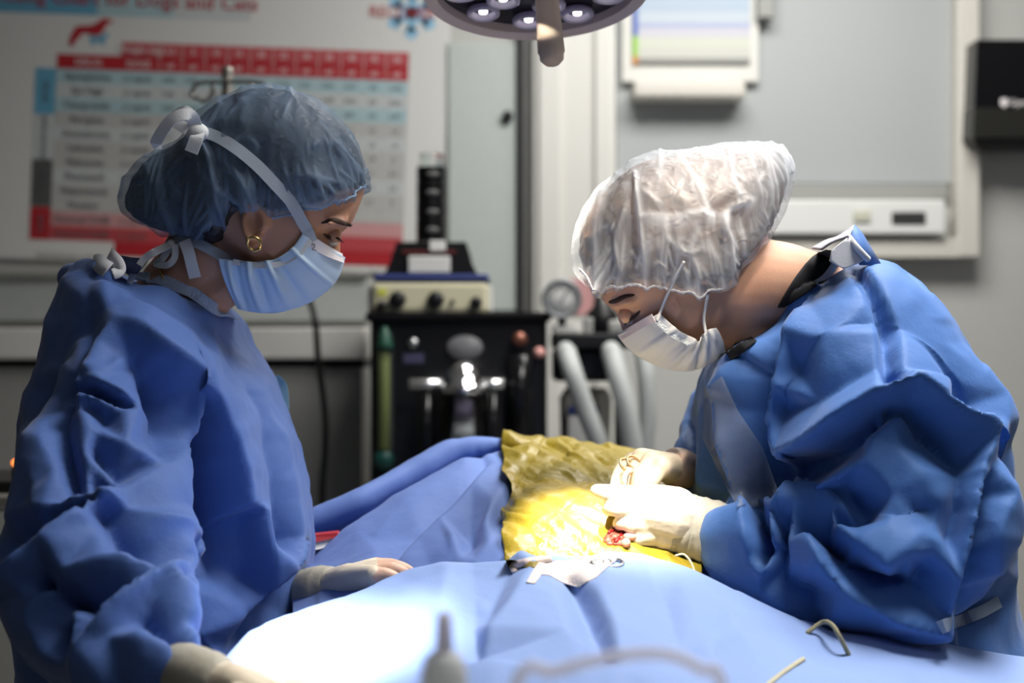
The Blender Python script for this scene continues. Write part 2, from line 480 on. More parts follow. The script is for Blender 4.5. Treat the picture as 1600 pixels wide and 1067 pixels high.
# counter along the left wall, with cabinets under it
t = thing('counter', 'long white counter ledge above the grey cabinets on the left', 'counter', (P(250, 540, 3.4).x, 3.5, 0))
m_ = MB(); pbox(m_, -600, 512, 570, 562, 3.36, .32, .006); m_.build('worktop', MAT['white_frame'], t, smooth=False)
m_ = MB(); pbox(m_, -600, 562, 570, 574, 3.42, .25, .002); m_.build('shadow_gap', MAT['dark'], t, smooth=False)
for xa, xb in ((-600, -160), (-156, 210), (214, 566)):
    m_ = MB(); a = P(xa, 574, 3.385); b_ = P(xb, 574, 3.385)
    m_.box((a.x, 3.385, .08), (b_.x, 3.66, a.z), .004); m_.build('cabinet_front', MAT['cab'], t, smooth=False)
m_ = MB(); m_.box((P(-600, 0, 3.4).x, 3.43, 0), (P(566, 0, 3.4).x, 3.66, .08)); m_.build('plinth', MAT['dark'], t, smooth=False)

# ------------------------------------------------------------------ dosing chart
t = thing('wall_poster', 'large veterinary dosing chart with red header and blue rows on the left wall', 'poster', P(330, 400, 3.69))
aa = math.radians(-2.15); XD = Vector((math.cos(aa), 0, math.sin(aa))); ZD = Vector((-math.sin(aa), 0, math.cos(aa)))
PX = 3.69 / F
def pt(u, v, lift=0.0):   # chart millimetres: u right, v down, from the corner of the header
    return P(90, 84, 3.69) + XD * (u * PX) - ZD * (v * PX) + Vector((0, -lift, 0))
def plate(u0, v0, u1, v1, name, m, lift, th=.0008):
    b = MB(); b.prism([pt(u0, v1, lift), pt(u1, v1, lift), pt(u1, v0, lift), pt(u0, v0, lift)], (0, -th, 0))
    return b.build(name, MAT[m], t, smooth=False)
plate(-190, -150, 612, 322, 'sheet', 'paper', 0, .002)
L1, L2, L3 = .0022, .0032, .0042
for k, (u0, u1, m) in enumerate(((-190, 60, 'blue'), (60, 180, 'paleblue'), (180, 300, 'pale'))):
    plate(u0, -150, u1, -62, 'title_band', m, L1)
text_mesh('CPR Dosing Chart for Dogs and Cats', 32 * PX, MAT['red'], 'title_text', t, pt(311, -78, L3), XD, ZD, 'RIGHT', .001)
plate(100, -22, 550, 1, 'header_weight', 'red2', L1)
plate(0, 0, 550, 23, 'header_drug', 'red', L1)
rowm = ['paleblue', 'pale', 'paleblue', 'greyrow', 'pale', 'greyrow', 'greyrow', 'pale', 'greyrow', 'greyrow', 'pink', 'red2']
rh = 22.3
for k, m in enumerate(rowm):
    plate(0, 23 + k * rh, 550, 23 + (k + 1) * rh - .4, 'table_row', m, L1)
plate(100, 23 + 12 * rh, 550, 23 + 13 * rh, 'table_row', 'red', L1)
for v0, v1, m in ((23, 95, 'blue'), (96, 165, 'pale'), (166, 239, 'greydark'), (240, 291, 'red')):
    plate(-33, v0, -1, v1, 'side_label', m, L1)
for k in range(12):
    u = 160 + k * 35.4
    plate(u - .7, -22, u + .7, 23 + 10 * rh, 'column_line', 'greyrow', L2, .0004)
names = ['Epinephrine', 'Epi High', 'Vasopressin', 'Atropine', 'Amiodarone', 'Lidocaine', 'Naloxone', 'Flumazenil', 'Atipamezole', 'Monitor', 'External Defib', 'Internal Defib']
for k, nme in enumerate(names):
    text_mesh(nme, 15 * PX, MAT['ink'], 'row_name', t, pt(50, 39 + k * rh, L3), XD, ZD, 'CENTER')
    text_mesh('(1 mg/ml)', 11 * PX, MAT['ink'], 'row_dose', t, pt(128, 38 + k * rh, L3), XD, ZD, 'CENTER')
    for c in range(11 if k < 9 else 0):
        text_mesh('%.2g' % (.03 * (k + 1) * (c + 1)), 11 * PX, MAT['ink'], 'row_number', t, pt(177 + c * 35.4, 38 + k * rh, L3), XD, ZD, 'CENTER')
for c, w in enumerate(['2.5', '5', '10', '15', '20', '25', '30', '35', '40', '45', '50']):
    text_mesh(w, 13 * PX, MAT['inkw'], 'header_number', t, pt(177 + c * 35.4, -6, L3), XD, ZD, 'CENTER')
    text_mesh('ml', 13 * PX, MAT['inkw'], 'header_unit', t, pt(177 + c * 35.4, 17, L3), XD, ZD, 'CENTER')
for s_, u, v in (('Weight (kg)', 130, -6), ('DRUG', 50, 17), ('DOSE', 128, 17)):
    text_mesh(s_, 15 * PX, MAT['inkw'], 'header_text', t, pt(u, v, L3), XD, ZD, 'CENTER')
for s_, v in (('Arrest', 60), ('Anti-Arrhyth', 131), ('Reversal', 203), ('Defib', 266)):
    text_mesh(s_, 13 * PX, MAT['ink'], 'side_text', t, pt(-12, v, L3), ZD, -XD, 'CENTER')
# dog over a blue cat, small printed emblem
dog = [(22, -12), (17, -16), (20, -28), (26, -40), (30, -44), (52, -46), (60, -50), (68, -57), (74, -58), (86, -54), (84, -51), (76, -49), (72, -40), (68, -33), (58, -30), (46, -33), (38, -33), (34, -26), (27, -20), (25, -12)]
b = MB(); b.prism([pt(u, v, L2) for u, v in dog][::-1], (0, -.0008, 0)); b.build('dog_emblem', MAT['red'], t, smooth=False)
cat = [(49, -30), (58, -28), (68, -31), (72, -34), (79, -36), (78, -30), (74, -26), (73, -16), (69, -16), (68, -20), (58, -20), (56, -15), (52, -16), (51, -24)]
b = MB(); b.prism([pt(u, v, L1) for u, v in cat][::-1], (0, -.0008, 0)); b.build('cat_emblem', MAT['blue'], t, smooth=False)
b = MB()
for k in range(6):
    a = k * PI / 3 + PI / 6 * 0
    d = Vector((math.sin(a), math.cos(a))); n_ = Vector((d.y, -d.x)); c = Vector((551, -84))
    b.prism([pt(*(c + n_ * 7), L1), pt(*(c + n_ * 7 + d * 38), L1), pt(*(c + d * 42), L1), pt(*(c - n_ * 7 + d * 38), L1), pt(*(c - n_ * 7), L1)], (0, -.0006, 0))
    for s_ in (-1, 1):
        b.prism([pt(*(c + d * 18), L1), pt(*(c + d * 30 + n_ * s_ * 12), L1), pt(*(c + d * 36 + n_ * s_ * 9), L1), pt(*(c + d * 26), L1)], (0, -.0006, 0))
b.build('snowflake_logo', mat('light blue print', (.27, .52, .72), .5), t, smooth=False)
text_mesh('RECOVER', 24 * PX, MAT['red2'], 'logo_text', t, pt(484, -76, L3), XD, ZD, 'LEFT', .0008)
text_mesh('RECOVER Initiative 2012', 9 * PX, MAT['greyrow'], 'footer_text', t, pt(-20, 318, L3), XD, ZD)

# ------------------------------------------------------------------ clear clip holder with colour-striped sheets
t = thing('document_holder', 'white wall file holder with a colour-striped chart, top centre right', 'holder', P(1080, 150, 3.68))
m_ = MB(); pbox(m_, 972, -260, 1186, 128, 3.66, .028, .004); m_.build('back_plate', MAT['white_frame'], t, smooth=False)
m_ = MB(); pbox(m_, 990, 126, 1166, 152, 3.60, .09, .010); m_.build('tray', MAT['cream_frame'], t, smooth=False)
m_ = MB(); pbox(m_, 997, 90, 1172, 98, 3.648, .012, .001); m_.build('rail', MAT['cab'], t, smooth=False)
m_ = MB(); pbox(m_, 1184, -260, 1210, 28, 3.63, .05, .006); m_.build('side_clip', MAT['cab'], t, smooth=False)
strp = [(-260, 18, (.42, .5, .6)), (18, 36, (.5, .56, .62)), (36, 44, (.4, .44, .6)), (44, 58, (.55, .54, .6)), (58, 74, (.58, .60, .52)), (74, 90, (.55, .55, .5))]
for k, (a, c, col) in enumerate(strp):
    m_ = MB(); pbox(m_, 997, a, 1172, c, 3.653, .006, .0005); m_.build('striped_sheet', mat('sheet stripe', col, .6), t, smooth=False)
for a, c, col in ((-200, 56, (.10, .16, .45)), (56, 88, (.3, .55, .08)), (88, 100, (.6, .25, .06))):
    m_ = MB(); pbox(m_, 989, a, 997, c, 3.65, .008, .0005); m_.build('index_tab', mat('index tab', col, .6), t, smooth=False)

# ------------------------------------------------------------------ wall heater housing below the grey panel
t = thing('wall_control_unit', 'white housing with a dark slot and pale switch under the grey panel', 'control unit', P(1350, 365, 3.66))
m_ = MB(); pbox(m_, 1000, 312, 1478, 366, 3.61, .09, .006); m_.build('housing', MAT['white'], t, smooth=False)
m_ = MB(); pbox(m_, 1394, 331, 1447, 350, 3.606, .02, .002); m_.build('slot', MAT['dark'], t, smooth=False)
m_ = MB(); pbox(m_, 1334, 328, 1361, 346, 3.603, .02, .003); m_.build('switch', mat('pale switch', (.55, .55, .45), .4), t, smooth=False)

# ------------------------------------------------------------------ black monitor on the right wall
t = thing('wall_screen', 'black box on the right wall with a small white logo', 'wall screen', P(1600, 228, 3.6))
m_ = MB(); a, c = P(1524, 168, 3.55), P(1800, 62, 3.55)
m_.prism([P(1526, 62, 3.55), P(1800, 62, 3.55), P(1800, 168, 3.55), P(1522, 168, 3.55)][::-1], (0, .15, 0)); m_.build('upper_casing', MAT['black_gloss'], t, smooth=False)
m_ = MB(); m_.prism([P(1522, 168, 3.545), P(1800, 168, 3.545), P(1800, 214, 3.545), P(1520, 214, 3.545)][::-1], (0, .155, 0)); m_.build('lower_panel', mat('dark panel', (.018, .018, .016), .3), t, smooth=False)
m_ = MB(); m_.prism([P(1520, 214, 3.56), P(1800, 214, 3.56), P(1800, 228, 3.58), P(1524, 228, 3.58)][::-1], (0, .12, 0)); m_.build('lower_lip', MAT['black'], t, smooth=False)
m_ = MB(); m_.prism([P(1564, 154, 3.549), P(1574, 154, 3.549), P(1575, 162, 3.549), P(1569, 168, 3.549), P(1563, 162, 3.549)][::-1], (0, .003, 0)); m_.build('shield_logo', MAT['inkw'], t, smooth=False)
text_mesh('Gymna', 15 * 3.549 / F, MAT['inkw'], 'logo_text', t, P(1577, 165, 3.549), (1, 0, 0), (0, 0, 1), 'LEFT', .0008)

# ------------------------------------------------------------------ anaesthesia machine
YM = 3.05
t = thing('anaesthesia_machine', 'black anaesthesia machine with a flow tube and glass canister behind the patient', 'medical machine', (P(717, 0, YM).x, YM + .15, 0))
a, c = P(578, 490, YM), P(855, 490, YM)
m_ = MB(); m_.box((a.x, YM, .14), (c.x, YM + .34, a.z), .012); m_.build('cabinet', MAT['black'], t, smooth=False)
m_ = MB(); pbox(m_, 570, 487, 862, 503, YM - .02, .38, .008); m_.build('top_shelf', MAT['black_gloss'], t, smooth=False)
m_ = MB(); pbox(m_, 588, 520, 613, 706, YM - .014, .02, .004); m_.build('flow_tube_frame', MAT['dark'], t, smooth=False)
ft = MB(); ft.cyl(P(600, 702, YM - .02), P(600, 528, YM - .02), .0125); ft = ft.build('flow_tube', mat('green flow tube', (.13, .16, .06), .25), t)
m_ = MB(); m_.lathe([(.001, .05), (.008, .045), (.018, .01), (.018, 0)], P(601, 546, YM - .025)); m_.build('green_knob', mat('green knob', (.015, .07, .045), .4), t)
m_ = MB(); m_.ball(P(600, 718, YM - .02), .022, sc=(1, .7, 1)); m_.build('flow_knob', mat('dark green knob', (.01, .06, .05), .35), t)
m_ = MB(); m_.lathe([(.001, 0), (.036, 0), (.039, .004), (.036, .008), (.001, .008)], P(726, 543, YM - .009), (0, 1, 0)); b_ = m_.build('badge', mat('grey badge', (.18, .18, .19), .4), t)
b_.data.transform(Matrix.Translation(P(726, 543, YM)) @ Matrix.Diagonal((1, 1, .68, 1)) @ Matrix.Translation(-P(726, 543, YM)))
m_ = MB(); m_.lathe([(.001, 0), (.010, 0), (.011, .008)], P(645, 536, YM - .009), (0, 1, 0)); m_.build('small_gauge', MAT['steel'], t)
m_ = MB(); pbox(m_, 630, 552, 662, 568, YM - .003, .006, .001); m_.build('label', mat('blue label', (.06, .06, .12), .5), t, smooth=False)
for xa, xb in ((640, 692), (752, 787)):
    m_ = MB(); m_.cyl(P(xa, 600, YM - .06), P(xb, 600, YM - .06), .0115); m_.build('chrome_bar', mat('bright chrome', (.9, .9, .9), .22, .9), t)
    m_ = MB(); m_.cyl(P((xa + xb) / 2, 612, YM - .05), P((xa + xb) / 2, 760, YM - .05), .020); m_.build('bar_post', MAT['black_gloss'], t)
m_ = MB(); m_.lathe([(.001, .075), (.022, .072), (.034, .055), (.036, .03), (.044, .028), (.046, 0), (.001, 0)], P(724, 620, YM - .075)); m_.build('canister_cap', MAT['chrome'], t)
m_ = MB(); m_.lathe([(.001, 0), (.046, .0), (.048, .004), (.048, .10), (.044, .11), (.040, .11), (.040, .008), (.001, .008)], P(724, 692, YM - .075)); m_.build('glass_canister', MAT['glass'], t)
m_ = MB(); m_.lathe([(.001, 0), (.038, 0), (.038, .03), (.001, .03)], P(724, 652, YM - .075)); m_.build('purple_absorbent', mat('purple granules', (.20, .17, .25), .8), t)
m_ = MB(); m_.lathe([(.001, 0), (.038, 0), (.038, .022), (.001, .022)], P(724, 684, YM - .075)); m_.build('white_absorbent', mat('white granules', (.6, .62, .62), .8), t)
m_ = MB(); m_.lathe([(.001, 0), (.05, 0), (.05, .02), (.001, .02)], P(724, 706, YM - .075)); m_.build('canister_base', MAT['black'], t)
m_ = MB(); pbox(m_, 690, 706, 760, 722, YM - .11, .12, .004); m_.build('canister_shelf', MAT['black'], t, smooth=False)
m_ = MB(); m_.lathe([(.001, 0), (.014, .002), (.016, .02), (.012, .03)], P(812, 530, YM - .03), (0, 1, 0)); m_.build('brass_knob', mat('copper knob', (.25, .10, .07), .35, .6), t)
m_ = MB(); m_.ball(P(843, 551, YM - .02), .012); m_.build('pink_indicator', mat('pink indicator', (.75, .38, .34), .4), t)
m_ = MB(); m_.cyl(P(812, 555, YM - .02), P(812, 690, YM - .02), .028); m_.build('side_column', MAT['black_gloss'], t)
for xx in (590, 842):
    for dy in (.05, .29):
        m_ = MB(); p_ = P(xx, 0, YM); m_.lathe([(.001, -.03), (.04, -.03), (.055, -.02), (.055, .02), (.04, .03), (.001, .03)], (p_.x, YM + dy, .055), (1, 0, 0)); m_.box((p_.x - .02, YM + dy - .02, .055), (p_.x + .02, YM + dy + .02, .145), .004); m_.build('caster', MAT['dark'], t)
# breathing-circuit side arm: shelf, hoses and absorber belong to it
t2 = thing('breathing_circuit', 'black side shelf holding white corrugated hoses right of the machine', 'breathing circuit', (P(930, 0, YM).x, YM + .1, 0))
m_ = MB(); pbox(m_, 864, 520, 1030, 545, YM - .02, .2, .006); pbox(m_, 864, 545, 960, 596, YM + .03, .12, .01); m_.build('shelf', MAT['black'], t2, smooth=False)
m_ = MB(); pbox(m_, 864, 507, 905, 521, YM - .02, .1, .004); m_.build('valve_block', MAT['white_frame'], t2, smooth=False)
m_ = MB(); m_.lathe([(.001, .095), (.014, .09), (.02, .06), (.034, .045), (.036, 0), (.001, 0)], P(941, 522, YM + .03)); m_.build('black_valve', MAT['black'], t2)
m_ = MB(); pbox(m_, 912, 496, 928, 524, YM, .05, .005); pbox(m_, 950, 500, 985, 523, YM - .01, .06, .008); m_.build('grey_valve', MAT['cab'], t2, smooth=False)
def hose(pts, r, name, parent, m, rings=46):
    pp = smooth_path(pts, rings * 2); mb = MB(); mb.tube(pp, [r * (1.0 if k % 2 else .90) for k in range(len(pp))], 14); return mb.build(name, m, parent)
hose([P(884, 548, YM - .03), P(896, 585, YM - .06), P(915, 640, YM - .06), P(938, 700, YM - .05), P(950, 760, YM - .02)], .022, 'corrugated_hose', t2, MAT['hose'])
hose([P(955, 548, YM - .03), P(966, 590, YM - .06), P(980, 645, YM - .07), P(990, 720, YM - .06), P(985, 790, YM - .03)], .023, 'corrugated_hose', t2, MAT['hose'])
hose([P(1005, 545, YM), P(1010, 590, YM - .02), P(1012, 660, YM - .02), P(1000, 760, YM)], .020, 'corrugated_hose', t2, MAT['hose'])
m_ = MB(); p_ = P(966, 545, YM + .02); m_.cyl((p_.x, YM + .02, 0.02), (p_.x, YM + .02, p_.z), .009); m_.build('stand_pole', MAT['dark'], t2)
m_ = MB(); m_.lathe([(.001, 0), (.14, 0), (.14, .015), (.03, .03), (.001, .03)], (p_.x, YM + .02, 0)); m_.build('stand_base', MAT['dark'], t2)
t3 = thing('waste_canister', 'pale canister with a white label hanging under the hose shelf', 'canister', P(915, 740, YM + .1))
m_ = MB(); p_ = P(915, 740, YM + .1); m_.lathe([(.001, -.25), (.05, -.25), (.055, 0), (.058, .17), (.045, .19), (.001, .19)], p_); m_.build('canister_body', mat('pale grey plastic', (.36, .34, .30), .4), t3)
m_ = MB(); pbox(m_, 888, 650, 938, 712, YM + .038, .008, .001); m_.build('label', MAT['paper'], t3, smooth=False)
m_ = MB(); pbox(m_, 888, 634, 936, 648, YM + .038, .008, .001); m_.build('blue_print', MAT['navy'], t3, smooth=False)
# pressure gauge
t4 = thing('pressure_gauge', 'round white pressure gauge with grey rim on the side shelf', 'gauge', P(878, 505, YM - .01))
c_ = P(878, 467, YM - .03)
m_ = MB(); m_.lathe([(.001, .03), (.040, .03), (.043, .02), (.043, 0), (.037, -.004), (.034, .002), (.034, .005)], c_, (0, 1, 0), 40, False); m_.build('rim', mat('grey rim', (.22, .23, .24), .35, .3), t4)
m_ = MB(); m_.lathe([(.001, .004), (.035, .004), (.035, .008), (.001, .008)], c_, (0, 1, 0), 40); m_.build('dial', MAT['paper'], t4)
m_ = MB(); m_.tube([c_ + Vector((-.004, .002, -.008)), c_ + Vector((.014, .002, .02))], .0012, 6); m_.build('needle', MAT['black'], t4)
b = MB()
for k in range(11):
    a_ = math.radians(225 - 27 * k); d_ = Vector((math.cos(a_), 0, math.sin(a_))); b.tube([c_ + d_ * .026 + Vector((0, .003, 0)), c_ + d_ * .031 + Vector((0, .003, 0))], .0008, 5)
b.build('tick_marks', MAT['ink'], t4)
m_ = MB(); m_.cyl(P(878, 492, YM - .015), P(878, 507, YM - .015), .009); m_.build('stem', MAT['black'], t4)
t5 = thing('pink_notice', 'pink paper notice on the pillar behind the gauge', 'notice', P(918, 480, 3.6))
m_ = MB(); pbox(m_, 890, 436, 929, 492, 3.616, .006, .0005); m_.build('sheet', MAT['pink'], t5, smooth=False)

# ------------------------------------------------------------------ electrosurgery unit and warmer on the machine
t = thing('electrosurgery_unit', 'cream control box with black knobs and blue lid on the machine', 'electrosurgery unit', P(670, 490, YM + .1))
m_ = MB(); pbox(m_, 581, 440, 762, 489, YM + .0, .22, .01); m_.build('casing', MAT['cream'], t, smooth=False)
m_ = MB(); pbox(m_, 583, 428, 764, 440, YM + .0, .22, .006); m_.build('lid', MAT['navy'], t, smooth=False)
for xa, xb in ((574, 581), (762, 768)):
    m_ = MB(); pbox(m_, xa, 446, xb, 487, YM + .02, .16, .004); m_.build('side_cheek', MAT['white_frame'], t, smooth=False)
for x_, y_, r_ in ((595, 477, .010), (620, 468, .017), (680, 468, .017), (744, 472, .012)):
    m_ = MB(); m_.lathe([(.001, 0), (r_ * .85, 0), (r_, .004), (r_ * 1.1, .022)], P(x_, y_, YM - .022), (0, 1, 0)); m_.build('knob', MAT['black'], t)
m_ = MB(); m_.lathe([(.001, 0), (.004, 0), (.005, .012)], P(707, 471, YM - .012), (0, 1, 0)); m_.build('toggle', MAT['dark'], t)
m_ = MB(); pbox(m_, 590, 451, 604, 462, YM - .002, .004, .0005); m_.build('yellow_label', mat('yellow label', (.62, .62, .10), .5), t, smooth=False)
t = thing('vaporiser', 'black tapered device with a ringed tower and white label on the cream box', 'device', P(672, 428, YM + .1))
def taper(mb, x0, x1, xa, xb, y0, y1, Y, d):
    A = [P(x0, y0, Y), P(x1, y0, Y), P(xb, y1, Y), P(xa, y1, Y)]; mb.prism(A[::-1], (0, d, 0)); return mb
m_ = MB(); taper(m_, 612, 734, 600, 746, 404, 428, YM + .02, .16); taper(m_, 620, 728, 610, 736, 378, 404, YM + .04, .13); m_.build('base', MAT['black'], t, smooth=False)
m_ = MB(); pbox(m_, 628, 391, 712, 396, YM + .036, .006, .0005); m_.build('red_stripe', mat('dark red stripe', (.12, .02, .02), .5), t, smooth=False)
m_ = MB(); pbox(m_, 638, 400, 703, 426, YM + .01, .012, .002); m_.build('label', MAT['paper'], t, smooth=False)
m_ = MB(); pbox(m_, 671, 376, 696, 392, YM + .03, .012, .002); m_.build('small_label', MAT['paper'], t, smooth=False)
m_ = MB(); c0, c1 = P(674, 378, YM + .09), P(674, 262, YM + .09)
hh = (c1 - c0).length; prof = []
for k in range(33):
    f_ = k / 32; prof.append((.0335 - .0012 * f_ - .0012 * (1 if math.sin(f_ * PI * 8) > .8 else 0), f_ * hh))
m_.lathe([(.001, 0)] + prof + [(.001, hh)], c0); tw = m_.build('tower', MAT['black_gloss'], t, autosmooth=40)
for y_ in (272, 301, 331, 359):
    m_ = MB(); m_.ball(P(676, y_, YM + .09 - .033), .0135, sc=(1, .25, .5)); m_.build('grey_badge', mat('badge grey', (.13, .13, .13), .4), t)
m_ = MB(); m_.lathe([(.001, .03), (.026, .03), (.028, 0), (.001, 0)], c1); m_.build('clear_cap', MAT['glass'], t)

# ------------------------------------------------------------------ cable, IV stand, trolley
m_ = MB(); m_.tube(smooth_path([P(440, 440, 3.30), P(478, 462, 3.25), P(492, 500, 3.22), P(497, 560, 3.22), P(507, 640, 3.22), P(508, 700, 3.22), P(503, 790, 3.22), P(510, 1000, 3.24), P(560, 1480, 3.22)], 60), .0075, 10)
tag(m_.build('cable', MAT['black']), 'black cable hanging in front of the grey cabinets', 'cable')
t = thing('drip_stand', 'steel drip stand with two hooks behind the left person', 'drip stand', (P(355, 0, 2.7).x, 2.7, 0))
m_ = MB(); c_ = P(355, 112, 2.7); m_.cyl((c_.x, 2.7, .05), c_, .0105, 16); m_.ball(c_, .012); m_.build('pole', mat('dull steel', (.30, .28, .25), .4, .7), t)
for s_, pts in ((1, [(355, 128), (335, 128), (315, 129), (305, 134), (300, 144), (303, 152), (310, 153)]), (2, [(330, 130), (333, 140), (328, 152), (320, 159), (312, 155)]), (3, [(355, 128), (375, 127), (400, 128), (414, 132), (421, 140), (419, 150)]), (4, [(390, 128), (392, 140), (386, 152), (378, 158)])):
    m_ = MB(); m_.tube(smooth_path([P(x_, y_, 2.7 - .02 * (s_ % 2)) for x_, y_ in pts], 24), .0042, 10); m_.build('hook', mat('dull steel hook', (.33, .32, .30), .35, .8), t)
for k in range(5):
    a_ = 2 * PI * k / 5 + .3; m_ = MB(); m_.tube([(c_.x, 2.7, .09), (c_.x + .26 * math.cos(a_), 2.7 + .26 * math.sin(a_), .03)], .014, 10); m_.ball((c_.x + .26 * math.cos(a_), 2.7 + .26 * math.sin(a_), .025), .025); m_.build('leg', MAT['dark'], t)
YT = 2.05
t = thing('instrument_trolley', 'dark trolley with steel shelf edges at the left edge behind the blue gown', 'trolley', (P(-90, 0, YT).x, YT + .15, 0))
m_ = MB(); pbox(m_, -260, 776, 34, 800, YT, .35, .004); m_.build('shelf', mat('grey shelf', (.14, .135, .12), .45), t, smooth=False)
m_ = MB(); pbox(m_, -262, 793, 36, 799, YT - .01, .02, .002); m_.build('shelf_edge', MAT['steel'], t, smooth=False)
m_ = MB(); pbox(m_, -200, 752, 40, 776, YT + .05, .2, .006); m_.build('drawer_unit', MAT['black'], t, smooth=False)
m_ = MB(); m_.ball(P(24, 723, YT + .1), .006); m_.build('orange_light', mat('orange lamp', (.8, .2, .04), .4, emit=((1, .25, .05), 2.0)), t)
m_ = MB(); m_.cyl(P(24, 752, YT + .11), P(24, 727, YT + .11), .005); m_.build('light_stem', MAT['black'], t)
for xx in (-255, 28):
    for dy in (.03, .32):
        p_ = P(xx, 800, YT); m_ = MB(); m_.cyl((p_.x, YT + dy, .0), (p_.x, YT + dy, p_.z), .012); m_.build('leg', MAT['dark'], t)
m_ = MB(); m_.tube(smooth_path([P(-30, 800, YT - .02), P(-4, 880, YT - .03), P(6, 960, YT - .03), P(22, 1005, YT - .02), P(40, 1030, YT)], 30), .0035, 8)
tag(m_.build('wire', MAT['black']), 'thin black wire hanging below the trolley at the left edge', 'wire')
# ------------------------------------------------------------------ materials for the people
MAT['skin_a'] = mat('skin warm', (.50, .27, .175), .48, spec=.35, sss=.12, vary=(30, (.42, .21, .135)), bump=[('noise', 500, .0002)])
MAT['skin_b'] = mat('skin fair', (.60, .35, .235), .48, spec=.35, sss=.12, vary=(30, (.54, .29, .19)), bump=[('noise', 500, .0002)])
GOWNB = [('noise', 900, .00025), ('noise', 45, .0012)]
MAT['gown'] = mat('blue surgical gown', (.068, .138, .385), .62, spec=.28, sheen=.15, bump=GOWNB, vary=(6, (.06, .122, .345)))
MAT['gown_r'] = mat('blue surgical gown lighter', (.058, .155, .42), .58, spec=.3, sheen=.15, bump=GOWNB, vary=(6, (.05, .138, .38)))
MAT['hair_a'] = mat('dark brown hair', (.018, .013, .012), .5, spec=.5, bump=[('ridge', 90, .003)])
MAT['hair_b'] = mat('brown hair', (.13, .068, .032), .45, spec=.5, bump=[('ridge', 80, .003)], vary=(26, (.03, .018, .012)))
MAT['cap_a'] = veil('blue bouffant cloth', (.21, .30, .43), .44, [(70, .0012)], .35, .62, 80)
MAT['cap_b'] = veil('pale bouffant cloth', (.70, .75, .82), .30, [(80, .0012)], .35, .58, 85)
MAT['mask_a'] = mat('pale blue mask', (.47, .61, .76), .7, bump=[('noise', 700, .0002)])
MAT['mask_b'] = mat('white mask', (.66, .68, .70), .7, bump=[('noise', 700, .0002)])
MAT['tape'] = mat('white tie tape', (.62, .63, .64), .7, bump=[('noise', 400, .0003)])
MAT['tape_dull'] = mat('grey blue tape', (.34, .38, .44), .7, bump=[('noise', 400, .0003)])
MAT['lace'] = mat('pale blue binding', (.36, .43, .58), .8, bump=[('vor', 350, .001)])
MAT['white_cloth'] = mat('white lining', (.62, .62, .66), .8, bump=[('vor', 900, .0002)])
MAT['black_cloth'] = mat('black cloth', (.006, .006, .008), .85)
MAT['gold'] = mat('gold', (.75, .5, .18), .25, 1.0)
MAT['lash'] = mat('dark lashes', (.012, .008, .007), .6)
MAT['brow'] = mat('dark brow hair', (.05, .025, .018), .7)
MAT['sclera'] = mat('eye white', (.75, .72, .70), .2)
MAT['glove'] = mat('cream latex glove', (.72, .62, .47), .42, spec=.4, sss=.05, bump=[('noise', 160, .0006)])
MAT['glove_pink'] = mat('thin latex over fingers', (.66, .42, .30), .4, sss=.1, bump=[('noise', 160, .0005)])
MAT['cuff'] = mat('knit cuff under latex', (.40, .37, .30), .55, bump=[('noise', 200, .0006), ('ridge', 40, .002)])
MAT['film_plastic'] = mat('plastic chest panel with painted sheen', (.34, .38, .46), .3, spec=.5, alpha=.22)

def patch(poly, f, nn=26, off=.0045, seed=0):
    """small cloth following what it lies on"""
    V = [Vector(p) for p in poly]; x0, x1 = min(p.x for p in V), max(p.x for p in V); y0, y1 = min(p.y for p in V), max(p.y for p in V)
    pts = list(V); E = [(i, (i + 1) % len(V)) for i in range(len(V))]
    for i in range(nn):
        for j in range(nn): pts.append(Vector((x0 + (x1 - x0) * (i + .5) / nn, y0 + (y1 - y0) * (j + .5) / nn)))
    vo, eo, fo, ov, oe, of = delaunay_2d_cdt(pts, E, [list(range(len(V)))], 1, .05)
    b = MB(); b.add([f(p.x, p.y, off + .0012 * noise.noise(Vector((p.x / 12, p.y / 12, seed)))) for p in vo], fo); return b

def slab(slices, Yc, n_out=60, nring=72, expo=2.25):
    """closed body lofted through picture slices (left x,y -> right x,y, half depth in m)"""
    L = np.array([q(s[0], s[1], Yc if len(s) < 6 else s[5])[:] for s in slices]); R = np.array([q(s[2], s[3], Yc if len(s) < 6 else s[5])[:] for s in slices]); W = np.array([s[4] for s in slices], float)
    t = np.concatenate([[0], np.cumsum(np.linalg.norm(np.diff((L + R) / 2, axis=0), axis=1) + .004)]); u = np.linspace(0, t[-1], n_out)
    def itp(A):
        # monotone-ish catmull through the slices
        out = np.empty((len(u),) + A.shape[1:])
        for a, x in enumerate(u):
            i = min(np.searchsorted(t, x, side='right') - 1, len(t) - 2); h = t[i + 1] - t[i]; f = (x - t[i]) / h
            def tang(k):
                if k == 0: return (A[1] - A[0]) / (t[1] - t[0])
                if k == len(t) - 1: return (A[-1] - A[-2]) / (t[-1] - t[-2])
                return (A[k + 1] - A[k - 1]) / (t[k + 1] - t[k - 1])
            m0, m1 = tang(i) * h, tang(i + 1) * h
            out[a] = (2 * f**3 - 3 * f**2 + 1) * A[i] + (f**3 - 2 * f**2 + f) * m0 + (-2 * f**3 + 3 * f**2) * A[i + 1] + (f**3 - f**2) * m1
        return out
    L, R, W = itp(L), itp(R), itp(W[:, None])[:, 0]
    C = (L + R) / 2; Hh = (R - L) / 2
    a = np.linspace(0, 2 * PI, nring, endpoint=False)
    ca, sa = np.cos(a), np.sin(a)
    ca = np.sign(ca) * np.abs(ca) ** (2 / expo); sa = np.sign(sa) * np.abs(sa) ** (2 / expo)
    G = C[:, None, :] + Hh[:, None, :] * ca[None, :, None] + np.array([0, 1, 0])[None, None, :] * (W[:, None, None] * sa[None, :, None])
    return G
